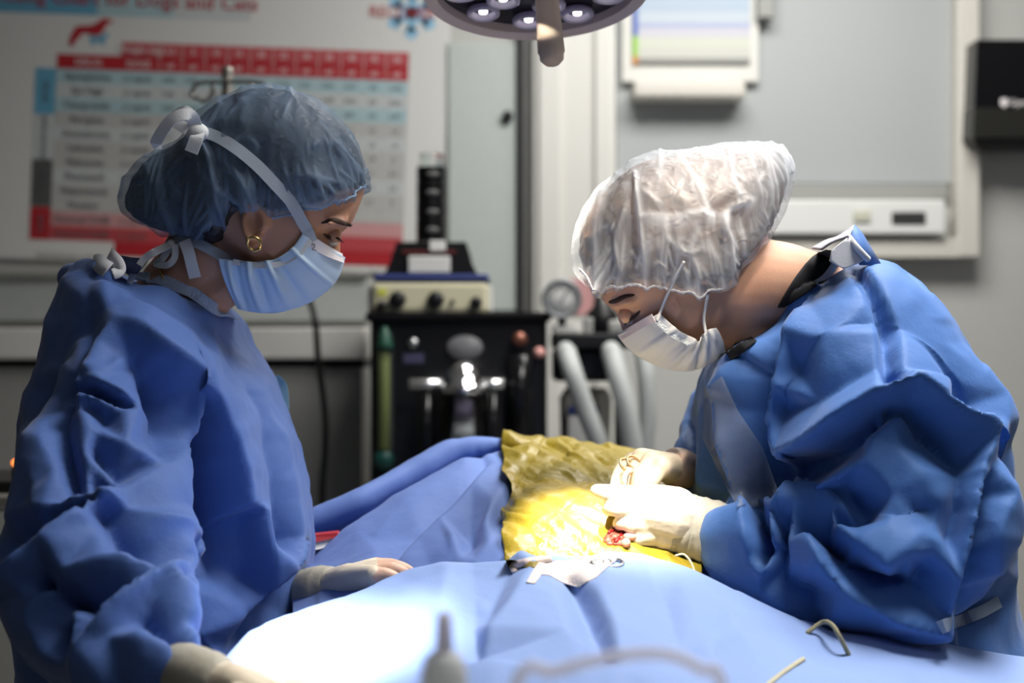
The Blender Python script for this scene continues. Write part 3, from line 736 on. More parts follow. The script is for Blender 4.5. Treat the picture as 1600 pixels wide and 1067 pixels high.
def slab_mb(G):
    b = MB(); nv, nr = G.shape[:2]; b.grid([[G[i, j] for j in range(nr)] for i in range(nv)], closed_u=True)
    b.f.append(tuple(range(nr - 1, -1, -1))); b.f.append(tuple((nv - 1) * nr + k for k in range(nr)))
    co = np.array(b.v); n = normals_of(co, b.f)
    if ((co - co.mean(0)) * n).sum() < 0: b.f = [tuple(reversed(f)) for f in b.f]
    return b
def qtube(mb, pts, n=20, ell=1.0):
    """limb: (x, y, Y, radius in photo pixels)"""
    pp = smooth_path([q(*p[:3]) for p in pts], len(pts) * 5)
    rr = np.interp(np.linspace(0, 1, len(pp)), np.linspace(0, 1, len(pts)), [p[3] * p[2] * K / F for p in pts])
    return mb.tube(pp, list(rr), n, ell=ell)

def column_loft(top, bot, wid, Yc, nst=150, nring=128, ex_top=2.2, ex_bot=3.2, grow=0.0, wgrow=0.0):
    """cap / hair: stations along the picture's x with a top and a bottom line and a half depth"""
    top, bot, wid = [np.array(sorted(a), float) for a in (top, bot, wid)]
    x0, x1 = top[0, 0] - grow, top[-1, 0] + grow
    s = (1 - np.cos(np.linspace(0.02, PI - .02, nst))) / 2; xs = x0 + (x1 - x0) * s
    xc = (xs - (x0 + x1) / 2) * ((x1 - x0 - 2 * grow) / (x1 - x0)) + (x0 + x1) / 2
    ty = np.interp(xc, top[:, 0], top[:, 1]) - grow; by = np.interp(xc, bot[:, 0], bot[:, 1]) + grow; w = np.interp(xc, wid[:, 0], wid[:, 1]) + wgrow
    kern = np.array([1, 2, 3, 2, 1]) / 9.
    def sm(a): return np.convolve(np.pad(a, 2, mode='edge'), kern, 'valid')
    ty, by, w = sm(ty), sm(by), sm(w)
    Y = Yc * K; a = np.linspace(0, 2 * PI, nring, endpoint=False)
    G = np.empty((nst, nring, 3))
    for k in range(nring):
        c, s_ = math.cos(a[k]), math.sin(a[k]); e = ex_top if c > 0 else ex_bot
        cc = math.copysign(abs(c) ** (2 / e), c); ss = math.copysign(abs(s_) ** (2 / e), s_)
        py = (ty + by) / 2 - cc * (by - ty) / 2
        G[:, k, 0] = (xs - 800) / F * Y; G[:, k, 1] = Y + ss * w; G[:, k, 2] = CZ - (py - 533.5) / F * Y
    return G, top, bot
def make_cap(name, top, bot, wid, Yc, m, parent, lines, box, gath=.004, amp=.003, freq=16, seed=0, hem=45, rst=(1, 1, .28), hemx=(0, 0), hemm=None):
    G, top, bot = column_loft(top, bot, wid, Yc, 230, 220, ex_bot=4.5)
    b = slab_mb(G); co = np.array(b.v); fs = b.f
    p = proj(co); n = normals_of(co, fs)
    by = np.interp(p[:, 0], bot[:, 0], bot[:, 1]); d = np.clip(by - p[:, 1], 0, 400)
    ph = p[:, 0] / 7.5 + 1.7 * np.sin(p[:, 0] / 37 + seed) + .9 * np.sin(p[:, 0] / 13.3 + d / 60)
    g = np.sin(ph) * np.exp(-d / hem) * gath
    cr = crumple(co * np.array([1, 1, .62]), 1, freq, seed, 3)
    h = net_eval(lines, p, box) * .001; h = np.where(h < 0, h * .35, h * .8)
    rd = ridges(co, .0018, 26, seed, 5, rst) + ridges(co, .0014, 60, seed + 3, 5, rst)
    # pinched wrinkles: the given ones and finer ones running up from the hem
    r = np.random.default_rng(int(seed)); cx = (box[0] + box[2]) / 2; fine = []
    for _ in range(70):
        x = r.uniform(box[0], box[2]); y = float(np.interp(x, bot[:, 0], bot[:, 1])) - r.uniform(0, 40); L_ = r.uniform(30, 110); s_ = r.uniform(.3, .9)
        lean = (x - cx) * -.28 + r.uniform(-25, 25)
        fine.append([(x, y, s_ * .8), (x + lean * .35 + r.uniform(-6, 6), y - L_ * .5, s_), (x + lean * .8, y - L_, s_ * .1)])
    for _ in range(70):
        x = r.uniform(box[0], box[2]); y = r.uniform(box[1], box[3]); a_ = r.uniform(0, PI); L_ = r.uniform(14, 46); s_ = r.uniform(.3, .75)
        fine.append([(x, y, .1), (x + math.cos(a_) * L_ * .5, y + math.sin(a_) * L_ * .5 + r.uniform(-5, 5), s_), (x + math.cos(a_) * L_, y + math.sin(a_) * L_, .1)])
    wk = np.maximum(wrinkle(p, [[(x_, y_, abs(z_) / 7) for x_, y_, z_ in ln] for ln in lines if ln[1][2] > 0], 4.5), wrinkle(p, fine, 3.0)) * (n[:, 1] < .25)
    co = co + n * (g + (cr * amp + rd * .5) * np.clip(d / 50, .35, 1) + h * (n[:, 1] < .2) + wk * .0034)[:, None]
    co = laplace(co, fs, 1, .3)
    o = raw(name, co, fs, m, parent)
    at_ = o.data.attributes.new('doubled', 'FLOAT', 'POINT'); at_.data.foreach_set('value', np.clip(wk, 0, 1).astype(np.float32))
    k = int(220 * 212 / 360); line = [Vector(co[i * 220 + k]) + Vector((0, -.001, 0)) for i in range(230)]
    line = [v for v in line if hemx[0] < 800 + F * v.x / v.y < hemx[1]]
    hb_ = MB(); hb_.tube(line, [.0014 + .0004 * math.sin(i * 1.9) for i in range(len(line))], 8); hb_.build('elastic_hem', hemm, o)
    return o

def make_body(name, head, neck, limbs, extra, Yc, m, base, voxel=.0034, detail=None):
    b = slab_mb(slab(head, Yc, 70, 72))
    for nk in neck: qtube(b, nk, 24)
    for l in limbs: qtube(b, l, 14)
    if extra: extra(b)
    co, fs = remeshed(b, voxel, 3)
    if detail: co = detail(co, fs)
    o = raw(name, co, fs, m)
    return rebase(o, base)

def hand(name, palm, fingers, m, parent, voxel=.0016, it=4):
    b = MB()
    for c in palm: qtube(b, c, 14)
    for f in fingers: qtube(b, f, 12)
    co, fs = remeshed(b, voxel, it)
    return raw(name, co, fs, m, parent)

def make_mask(name, bv, C1, M1, C2, M2, mid, side, Yc, wn, wm, m, parent, pleats, far=True):
    """pleated mask: near half from side edge to the midline, mirrored to the far cheek"""
    nu, nv = 40, 60
    mid = smooth_path([Vector((x, y, 0)) for x, y in [M1] + mid + [M2]], nv); side = smooth_path([Vector((x, y, 0)) for x, y in [C1] + side + [C2]], nv)
    co = []; 
    Y = Yc * K
    for i in range(nv):
        f = i / (nv - 1); row = []
        for half in (0, 1):
            rng_ = range(nu) if half == 0 else range(nu - 2, -1, -1)
            for j in rng_:
                s = j / (nu - 1)                       # 0 at the side edge, 1 at the midline
                p = side[i].lerp(mid[i], s)
                wid = wn + (wm - wn) * f
                dep = wid * math.cos(s * PI / 2) ** .85
                pl = sum(a * math.exp(-((f - c + .03 * (1 - s)) / wd) ** 2) for c, wd, a in pleats) * (0.35 + .65 * math.sin(PI * min(1, s * .9 + .1)))
                sg = -1 if half == 0 else 1
                w = Vector(((p.x - 800) / F * Y, Y + sg * (dep + pl), CZ - (p.y - 533.5) / F * Y))
                row.append(w)
        co.append(row)
    for row in co:
        nn_ = len(row)
        for j in range(nn_ // 2):
            w = row[j]; h = bv.ray_cast(Vector((w.x, w.y - .4, w.z)), Vector((0, 1, 0)))
            if h[0] is not None and h[0].y - .0035 < w.y:
                w.y = h[0].y - .0035; row[nn_ - 1 - j].y = 2 * Y - w.y
    b = MB(); b.grid(co)
    return b.build(name, m, parent, solid=.0012)

def ear_mesh(path, lobe, Y, r, depth):
    def f(b):
        pp = smooth_path([q(x, y, Y) for x, y in path], 26); b.tube(pp, r, 10)
        c = sum(pp, Vector()) / len(pp)
        for k in range(0, 26, 2): b.tube([pp[k] + Vector((0, .003, 0)), c + Vector((0, depth, 0))], r * .6, 8)
        b.ball(q(*lobe, Y), r * 1.25)
        b.tube([c + Vector((0, depth + .004, 0)), c + Vector((0, .03, 0))], .010, 12)
    return f

# =================================================================== LEFT PERSON
YL = 1.87
headL = [(425, 148, 448, 152, .02), (372, 163, 500, 176, .05), (328, 200, 538, 212, .066), (303, 245, 560, 254, .074), (297, 282, 569, 292, .076),
         (300, 318, 560, 322, .076), (310, 345, 548, 347, .074), (325, 362, 529, 367, .070), (340, 380, 521, 384, .066), (350, 394, 510, 404, .062),
         (362, 408, 495, 424, .057), (375, 422, 474, 443, .050), (388, 434, 450, 458, .040), (398, 445, 428, 464, .026)]
def extraL(b):
    nw = .012
    b.tube([q(524, 364, YL), q(522, 380, YL), q(520, 394, YL), q(512, 408, YL)], [.0055, .0075, .0095, .009], 12)
    b.tube([q(540, 345, YL - .03), q(534, 347, YL - .05), q(515, 349, YL - .07)], [.004, .0045, .004], 10)     # brow ridge
    b.tube([q(540, 345, YL + .03), q(534, 347, YL + .05), q(515, 349, YL + .07)], [.004, .0045, .004], 10)
    ear_mesh([(413, 356), (411, 338), (400, 326), (387, 330), (381, 346), (384, 364), (391, 378), (398, 384), (406, 374)], (397, 380), YL - .094, .0045, .008)(b)
neckL = [[(335, 380, YL, 66), (300, 430, YL + .01, 62), (268, 480, YL + .02, 66), (245, 560, YL + .03, 95)],
         [(366, 428, YL, 40), (318, 465, YL, 42), (280, 525, YL + .02, 50)]]
limbL = [[(250, 560, YL + .04, 95), (255, 700, YL + .05, 125), (260, 900, YL + .05, 135), (265, 1080, YL + .05, 140)],
         [(200, 1100, 1.84, 80), (205, 1500, 1.84, 62), (210, 1700, 1.86, 60), (215, 2380, 1.88, 46)], [(215, 2400, 1.88, 44), (300, 2412, 1.88, 32)],
         [(320, 1100, 2.04, 80), (320, 1500, 2.04, 60), (320, 1700, 2.04, 56), (310, 2150, 2.04, 40)], [(310, 2178, 2.04, 38), (390, 2188, 2.04, 30)],
         [(235, 520, 1.80, 60), (170, 720, 1.70, 58), (150, 880, 1.62, 50), (225, 1000, 1.50, 36), (290, 1055, 1.42, 24)],
         [(270, 560, 2.06, 55), (290, 760, 2.12, 50), (330, 900, 2.1, 46), (480, 930, 1.93, 30)]]
baseL = (q(260, 0, YL + .05).x, q(0, 0, YL + .05).y, 0)
def detailL(co, fs):
    # eye socket, with the lid line kept soft
    for sg in (-1, 1):
        c = np.array(q(522, 368, YL)[:]) + np.array([0, sg * .034, 0])
        d = np.linalg.norm((co - c) * np.array([1, .8, 1.3]), axis=1); n = normals_of(co, fs)
        co = co - n * (np.exp(-(d / .013) ** 2) * .004)[:, None]
    return co
pL = make_body('person', headL, neckL, limbL, extraL, YL, MAT['skin_a'], baseL, detail=detailL)
tag(pL, 'person on the left in a blue gown, dark blue cap and tied mask, looking down', 'person')
bvL = BVHTree.FromPolygons([v.co + pL.location for v in pL.data.vertices], [tuple(p.vertices) for p in pL.data.polygons])

# shoes at the feet
for (x, y, Y) in ((255, 2398, 1.88), (345, 2176, 2.04)):
    b = MB(); p_ = q(x, y, Y); b.ball((p_.x, p_.y, .045), .06, sc=(2.1, .8, .72)); b.box((p_.x - .12, p_.y - .045, 0), (p_.x + .12, p_.y + .045, .03), .012); b.build('shoe', MAT['white'], pL)

# eye, lashes, brow
def eye_parts(parent, c, r, look, bv, brow_pts, lash_pts, m_skin, wl=.0030):
    b = MB(); b.ball(c, r, 18); b.build('eyeball', MAT['sclera'], parent)
    b = MB(); b.ball(Vector(c) + Vector((0, -.0006, .0012)), r * 1.07, 18, sc=(1, 1, 1)); lid = b.build('eyelid', m_skin, parent)
    bm_ = bmesh.new(); bm_.from_mesh(lid.data)
    kill = [v for v in bm_.verts if (v.co - Vector(c)).dot(Vector(look)) < -r * .42]
    bmesh.ops.delete(bm_, geom=kill, context='VERTS'); bm_.to_mesh(lid.data); bm_.free()
    b = MB(); pp = smooth_path([Vector(p) for p in lash_pts], 16)
    b.tube(pp, [.0006 + .0011 * math.sin(PI * k / 15) for k in range(16)], 6)
    for k in range(1, 16):
        d = (pp[-1] - pp[0]).normalized(); b.tube([pp[k], pp[k] + d * (.001 + .004 * k / 15) + Vector((0, -.0025, -.0035))], [.0005, .0002], 5)
    b.build('eyelashes', MAT['lash'], parent)
    b = MB()
    pts = [on_surf(bv, p.x, p.y, .0003) for p in smooth_path([Vector((x, y, 0)) for x, y in brow_pts], 22)]; pp = pts
    b.tube(pp, [wl * (.25 + .75 * math.sin(PI * (.1 + .85 * k / 21))) for k in range(22)], 8, ell=.6, up=(0, 0, 1))
    b.build('eyebrow', MAT['brow'], parent)
eL = q(517, 372, YL) + Vector((0, -.036, 0))
eL = on_surf(bvL, 516, 369, -.0085)
eye_parts(pL, eL, .0115, (0.35, -.25, .9), bvL, [(548, 352), (538, 349), (526, 345), (514, 345), (503, 348)],
          [on_surf(bvL, 506, 366, .0012), on_surf(bvL, 514, 370, .0032), on_surf(bvL, 522, 371, .003), q(531, 373, YL - .04)], MAT['skin_a'])

# hair and cap
topL = [(194, 316), (197, 296), (206, 276), (225, 252), (245, 236), (270, 224), (292, 213), (310, 195), (322, 178), (345, 158), (375, 145), (405, 137), (430, 136), (460, 142), (490, 154), (515, 172), (540, 197), (558, 222), (570, 250), (575, 272), (575.5, 284)]
botL = [(194, 318), (200, 337), (215, 350), (240, 361), (270, 371), (300, 378), (325, 381), (345, 374), (362, 360), (376, 345), (386, 335), (415, 336), (450, 340), (475, 336), (500, 328), (525, 315), (548, 304), (566, 296), (575.5, 290)]
botL = [(x, y + (12 if 380 < x < 560 else 6 if x >= 560 or x > 330 else 0)) for x, y in botL]
widL = [(194, .018), (215, .040), (250, .055), (300, .070), (340, .085), (400, .094), (460, .094), (510, .088), (545, .070), (565, .045), (575.5, .02)]
G_, _, _ = column_loft(topL, [(x, y + 20 * math.exp(-((x - 362) / 26) ** 2) + 9 * math.exp(-((x - 440) / 18) ** 2)) for x, y in botL], widL, YL, 110, 90, ex_bot=5, grow=-4.5, wgrow=-.0085)
b = slab_mb(G_); co = np.array(b.v); co += normals_of(co, b.f) * crumple(co, .0016, 40, 2)[:, None]
hairL = raw('hair', co, b.f, MAT['hair_a'], pL); hairL['label'] = 'dark hair under the cap'
netcapL = [[(312, 205, 6), (330, 250, 7), (338, 310, 7), (350, 368, 4)], [(298, 225, -4), (312, 270, -7), (318, 330, -7), (322, 372, -3)], [(322, 220, -5), (350, 262, -6), (362, 310, -8), (360, 350, -4)],
           [(345, 235, 5), (378, 285, 6), (400, 320, 4)], [(310, 262, 4), (345, 300, 7), (385, 322, 5)], [(420, 270, -4), (440, 310, -6), (470, 325, -4)], [(460, 325, 5), (500, 312, 6), (535, 295, 4)],
           [(455, 275, 3), (490, 278, 4), (530, 285, 3)], [(345, 165, 3), (330, 200, 4), (322, 215, 3)], [(365, 160, -3), (345, 200, -4), (330, 225, -4)], [(410, 140, 2), (375, 160, 3), (350, 190, 3)],
           [(500, 190, 2), (540, 240, 3), (565, 280, 3)], [(480, 185, -2), (520, 240, -3), (552, 290, -2)], [(230, 260, 3), (250, 310, 4), (270, 365, 2)], [(260, 240, -3), (280, 300, -4), (295, 370, -2)], [(540, 225, -2), (560, 260, -3), (570, 285, -2)]]
capL = make_cap('bouffant_cap', topL, botL, widL, YL, MAT['cap_a'], pL, netcapL, (150, 90, 620, 420), seed=3.0, gath=.0022, amp=.0022, hemx=(380, 573), hemm=mat('cap elastic', (.24, .34, .48), .7))
bvcap = bvh_of(capL)

# mask with ties
maskL = make_mask('face_mask', bvL, (485, 373), (539, 402), (361, 409), (372, 482), [(529, 432), (512, 453), (478, 475), (432, 488), (395, 487)], [(468, 395), (440, 411), (402, 414)], YL, .062, .066, MAT['mask_a'], pL,
                  [(.27, .02, .006), (.50, .035, -.009), (.58, .02, .010), (.70, .03, -.010), (.76, .02, .010), (.87, .03, -.009), (.92, .02, .008)])
bvm = bvh_of(maskL)
b = MB(); ribbon(b, [on_surf(bvm, 486, 377, .0012), on_surf(bvm, 505, 389, .0012), on_surf(bvm, 521, 397, .0012), on_surf(bvm, 536, 404, .0012)], .0115, (-.2, -1, .2)); b.build('nose_band', mat('white mask band', (.66, .62, .64), .7), maskL, autosmooth=35)
b = MB(); b.tube(smooth_path([on_surf(bvm, 487, 383, .002), on_surf(bvm, 491, 381, .002), on_surf(bvm, 492, 385, .002), on_surf(bvm, 488, 390, .002), on_surf(bvm, 494, 391, .002)], 14), .0004, 5); b.build('pen_mark', MAT['ink'], maskL)
b = MB(); ribbon(b, [on_surf(bvm, x, y, .001, YL * K - .06) for x, y in ((484, 374), (470, 394), (442, 411), (415, 415), (395, 414), (364, 409))], .006, (0, -1, .1), 30); b.build('side_binding', MAT['tape'], maskL, autosmooth=35)
bvc2 = bvh_of(capL, pL) if False else bvcap
b = MB(); ribbon(b, [on_surf(bvm, 487, 378, .002, YL * K - .06), on_surf(bvL, 480, 360, .0035), on_surf(bvL, 473, 348, .005)] + [on_surf(bvcap, x, y, .0035) for x, y in ((462, 328), (452, 312), (430, 288), (400, 257), (365, 229), (335, 212), (312, 206))], .0125, (.1, -1, .2), 50); b.build('upper_tie', MAT['tape_dull'], maskL, autosmooth=35)
kp = on_surf(bvcap, 308, 207, .006)
b = MB(); b.ball(kp, .010, sc=(1.2, .9, 1)); 
ribbon(b, [kp, kp + Vector((-.004, -.012, .016)), kp + Vector((-.022, -.014, .012)), kp + Vector((-.040, -.008, -.010)), kp + Vector((-.036, -.004, -.012))], .013, (0, -1, .3), 30)
ribbon(b, [kp, kp + Vector((-.008, -.010, .020)), kp + Vector((-.024, -.004, .013)), kp + Vector((-.008, -.006, .002))], .012, (0, -1, .3), 24)
ribbon(b, [kp, kp + Vector((.002, -.010, -.006)), kp + Vector((-.004, -.010, -.022))], .014, (0, -1, .2), 20); b.build('bow', MAT['tape'], maskL, autosmooth=35)
def onL(x, y, off=.003):
    d = (P(x, y, 1.0) - CAM).normalized(); best = None
    for bv in (bvcap, bvL):
        h = bv.ray_cast(CAM, d)
        if h[0] is not None and (best is None or (h[0] - CAM).length < (best - CAM).length): best = h[0]
    return (best if best is not None else q(x, y, YL - .06)) - d * off
b = MB(); ribbon(b, [onL(x, y) for x, y in ((363, 410), (345, 399), (325, 388), (305, 379), (285, 376), (270, 380))], .011, (0, -1, .2), 40); b.build('lower_tie', MAT['tape_dull'], maskL, autosmooth=35)
k2 = onL(268, 382, .006)
b = MB(); b.ball(k2, .006)
ribbon(b, [k2, onL(245, 392, .012), onL(225, 405, .012), onL(208, 430, .014), onL(197, 455, .012)], (.009, .006), (0, -1, .1), 36)
ribbon(b, [k2, onL(254, 404, .012), onL(244, 412, .012), onL(262, 414, .012), onL(273, 402, .010), onL(274, 382, .008)], .007, (0, -1, .1), 36)
ribbon(b, [onL(288, 376, .008), onL(295, 395, .010), onL(300, 415, .010), onL(305, 434, .010)], .0125, (0, -1, .1), 24); b.build('tie_ends', MAT['tape'], maskL, autosmooth=35)

# earring and necklace
b = MB(); ec = onL(397, 381, .004)
b.tube([ec + Vector((.0068 * math.sin(a), -.003 * math.cos(a), .0068 * math.cos(a))) for a in np.linspace(0, 2 * PI, 24, endpoint=False)], .0016, 8, closed=True); b.ball(ec + Vector((-.006, -.002, .005)), .002); b.ball(ec + Vector((.006, -.002, -.005)), .002)
b.build('earring', MAT['gold'], pL)
b = MB(); pts = smooth_path([onL(247, 403, .001), onL(249, 415, .001), onL(252, 426, .001), onL(256, 437, .001)], 14)
for p in pts: b.ball(p, .0019, 8)
b.build('necklace', MAT['gold'], pL)

# gown
torsoL = [(150, 424, 354, 482, .105), (122, 430, 368, 497, .150), (112, 470, 386, 542, .168), (92, 530, 420, 592, .175), (70, 590, 445, 660, .18), (60, 650, 462, 720, .18), (55, 720, 474, 775, .18),
          (55, 770, 482, 830, .18), (55, 850, 481, 900, .18), (50, 950, 478, 965, .18), (50, 1067, 440, 1067, .19), (50, 1250, 450, 1250, .2), (50, 1700, 440, 1700, .21)]
b = slab_mb(slab(torsoL, YL + .05, 90, 90, 2.4))
qtube(b, [(232, 515, 1.79, 70), (190, 600, 1.735, 100), (166, 700, 1.70, 115), (146, 800, 1.66, 140), (143, 885, 1.62, 146), (172, 960, 1.56, 132), (215, 1015, 1.49, 96), (252, 1042, 1.445, 64)], 40)
qtube(b, [(270, 540, 2.05, 70), (290, 740, 2.12, 90), (330, 890, 2.09, 80), (440, 925, 1.97, 48), (476, 932, 1.92, 40)], 30)
qtube(b, [(112, 436, 1.93, 18), (135, 426, 1.85, 20), (165, 430, 1.80, 16)], 16)
co, fs = remeshed(b, .0040, 6)
E_ = edges_of(fs)
netL = [
    [(148, 532, 3), (135, 572, 3), (130, 606, 2)], [(140, 532, -3), (127, 572, -3)],
    [(108, 622, -6), (118, 613, -16), (142, 610, -14), (168, 622, -13), (194, 637, -6)], [(120, 602, 5), (150, 600, 8), (190, 622, 8), (215, 640, 3)],
    [(132, 624, 9), (160, 634, 9), (190, 645, 5)], [(140, 640, -4), (165, 655, -4)],
    [(205, 540, -4), (222, 560, -12), (249, 592, -18), (262, 630, -22), (268, 668, -14)],
    [(180, 505, 6), (215, 520, 8), (249, 560, 12), (281, 600, 18), (305, 590, 17)],
    [(281, 602, 18), (284, 640, 16), (283, 665, 12), (277, 700, 10), (274, 745, 10), (268, 800, 8)],
    [(305, 590, 17), (318, 629, 16), (335, 665, 14), (352, 700, 14), (365, 740, 12), (375, 790, 12)],
    [(290, 640, -18), (297, 680, -22), (305, 740, -24), (310, 800, -26), (318, 840, -24), (330, 880, -16)],
    [(398, 800, 10), (399, 850, 14), (400, 912, 12)], [(385, 800, -4), (388, 860, -6), (392, 905, -8)],
    [(432, 640, 4), (445, 700, 5), (452, 780, 5), (456, 844, 6)], [(420, 700, -3), (432, 780, -5), (440, 850, -7)],
    [(455, 846, 12), (430, 885, 14), (405, 920, 12), (372, 960, 8), (345, 1010, 4)], [(470, 860, -4), (445, 895, -12), (420, 930, -12), (380, 985, -6)],
    [(335, 905, -10), (365, 920, -6), (400, 920, 4)], [(340, 930, 6), (370, 940, 4)],
    [(75, 660, 2), (82, 700, 8), (95, 735, 6), (115, 790, 3)], [(95, 665, -6), (105, 720, -10), (120, 775, -9)], [(132, 650, 6), (135, 720, 8), (140, 790, 6)],
    [(150, 680, 6), (190, 705, 8), (240, 735, 5)], [(150, 705, -5), (185, 745, -7)], [(160, 745, 5), (182, 770, 7), (150, 775, -4)],
    [(25, 800, 3), (79, 803, 10), (120, 794, 14), (153, 790, 18)],
    [(153, 794, 20), (125, 835, 20), (95, 870, 22), (57, 905, 22)], [(20, 850, -10), (60, 855, -16), (100, 820, -14), (135, 805, -10)],
    [(57, 908, 20), (75, 925, -10), (100, 935, -16), (140, 940, -14), (175, 935, -10), (200, 935, -6)],
    [(192, 808, 6), (230, 830, 12), (262, 842, 14), (291, 849, 18)], [(291, 852, 18), (285, 880, 14), (276, 906, 12)], [(275, 800, 6), (283, 825, 8)],
    [(160, 810, -3), (180, 840, -6), (205, 870, -10), (240, 900, -8)], [(150, 845, 8), (185, 885, 6), (220, 905, 6)],
    [(80, 930, 8), (120, 915, 14), (165, 905, 14), (192, 901, 14), (240, 913, 10), (262, 935, 4)],
    [(60, 930, 8), (68, 960, 10), (85, 1010, 8)], [(90, 960, -8), (105, 1000, -8)], [(125, 960, 5), (120, 1030, 5)],
    [(151, 1006, 14), (180, 975, 14), (215, 945, 16), (245, 918, 16)], [(150, 950, -14), (155, 985, -14), (135, 1010, -10)],
    [(245, 920, 16), (275, 955, 14), (300, 985, 14), (325, 1015, 10)], [(225, 965, -8), (255, 985, -10), (275, 1010, -8)], [(180, 1000, 6), (230, 1005, 8), (262, 1015, 6)],
    [(200, 470, 2), (230, 490, 5), (280, 520, 5), (340, 560, 3)], [(215, 460, -3), (260, 480, -4), (320, 515, -3)], [(345, 505, -3), (380, 570, -4), (410, 640, -2)],
]
co = folds(co, fs, netL, (-120, 380, 560, 1120), 2.3, amp=.0016, freq=8, seed=1.3, it=3, E=E_, facet=(48, 5.0))
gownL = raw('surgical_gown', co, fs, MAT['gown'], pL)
bvgL = bvh_of(gownL)
def ongL(x, y, off=.003):
    d = (P(x, y, 1.0) - CAM).normalized(); best = None
    for bv in (bvgL, bvL):
        h = bv.ray_cast(CAM, d)
        if h[0] is not None and (best is None or (h[0] - CAM).length < (best - CAM).length): best = h[0]
    return (best if best is not None else q(x, y, YL - .06)) - d * off
b = MB(); pp = [ongL(x, y, .002) for x, y in ((203, 430), (230, 434), (255, 438), (280, 449), (300, 457), (320, 471), (342, 486), (366, 497))]
ribbon(b, pp, .0125, (0, -1, .35), 50, .0012); b.build('neck_binding', MAT['lace'], gownL, autosmooth=35)
b = MB()
ribbon(b, [q(145, 412, YL - .05), q(152, 409, YL - .07), q(160, 416, YL - .10), q(168, 421, YL - .115)], .018, (0, -1, .2), 20, .001)
ribbon(b, [q(172, 396, YL - .07), q(178, 402, YL - .095), q(186, 412, YL - .11), q(188, 424, YL - .115), q(176, 428, YL - .12)], .012, (-.4, -1, .2), 20, .001)
b.build('collar_lining', MAT['white_cloth'], gownL)
b = MB(); b.prism([q(172, 396, YL - .06), q(205, 402, YL - .075), q(232, 404, YL - .06), q(212, 428, YL - .09), q(186, 426, YL - .10)], (0, .006, 0)); b.build('inner_collar', mat('navy scrub top', (.012, .02, .06), .8), gownL)
b = MB(); ribbon(b, [q(428, 592, YL + .22), q(440, 605, YL + .22), q(443, 640, YL + .2)], .014, (0, -1, 0), 14); b.build('back_tie', mat('light blue tie', (.2, .38, .5), .7), gownL, autosmooth=35)

# gloves
def palmset(w, knucks, r0, rk): return [[(*w, r0), ((w[0] + k[0]) / 2, (w[1] + k[1]) / 2, (w[2] + k[2]) / 2, (r0 + rk) / 2), (*k, rk)] for k in knucks]
kn = [(588, 884, 1.84), (592, 887, 1.80), (590, 891, 1.765), (584, 897, 1.735)]
fing = [[(588, 884, 1.84, 13), (612, 884, 1.845, 12), (632, 890, 1.84, 10), (640, 896, 1.835, 8)], [(592, 887, 1.80, 13), (618, 886, 1.80, 12), (636, 891, 1.80, 10), (645, 897, 1.80, 8)],
        [(590, 891, 1.765, 13), (612, 889, 1.765, 12), (630, 894, 1.765, 10), (638, 901, 1.765, 8)], [(584, 897, 1.735, 12), (602, 897, 1.735, 11), (616, 901, 1.735, 9), (622, 906, 1.735, 8)],
        [(560, 897, 1.86, 15), (580, 905, 1.875, 13), (600, 910, 1.87, 10)]]
gl = hand('glove', palmset((545, 905, 1.81), kn, 24, 14) + [[(476, 926, 1.90, 34), (500, 920, 1.87, 31), (525, 911, 1.84, 25), (548, 904, 1.81, 25)]], fing, MAT['glove'], pL)
gl['label'] = 'cream glove of the far hand resting on the drape'
gl.data.materials.append(MAT['glove_pink'])
for p_ in gl.data.polygons:      # the latex is stretched thin over the fingers
    c_ = p_.center
    if 800 + F * c_.x / c_.y > 586 + 4 * math.sin(c_.z * 400): p_.material_index = 1
b = MB(); b.tube(smooth_path([q(476, 927, 1.90), q(497, 921, 1.87), q(512, 916, 1.855)], 9), [x * 1.9 * K / F for x in (36, 37, 35.5, 37, 36, 35, 35, 33, 31)], 24); b.build('cuff', MAT['cuff'], gl)
kn = [(425, 1072, 1.42), (436, 1076, 1.38), (432, 1086, 1.345), (420, 1098, 1.32)]
fing = [[(*kn[0], 16), (465, 1058, 1.42, 15), (500, 1070, 1.41, 13), (515, 1085, 1.40, 10)], [(*kn[1], 16), (475, 1075, 1.38, 15), (508, 1090, 1.375, 12), (518, 1105, 1.37, 10)],
        [(*kn[2], 16), (468, 1092, 1.345, 14), (496, 1106, 1.34, 12)], [(*kn[3], 14), (450, 1108, 1.32, 13), (470, 1120, 1.315, 10)], [(370, 1082, 1.32, 18), (405, 1112, 1.30, 15), (430, 1130, 1.30, 12)]]
gl2 = hand('glove', palmset((365, 1068, 1.37), kn, 32, 19) + [[(282, 1052, 1.43, 45), (320, 1062, 1.40, 38), (365, 1070, 1.37, 32)]], fing, MAT['glove'], pL, .0018)
gl2['label'] = 'cream glove of the near hand at the bottom edge'
b = MB(); b.tube(smooth_path([q(285, 1050, 1.425), q(310, 1058, 1.405), q(332, 1063, 1.39)], 9), [x * 1.41 * K / F for x in (46, 47, 46, 47, 46, 45, 45, 44, 42)], 24); b.build('cuff', MAT['cuff'], gl2)

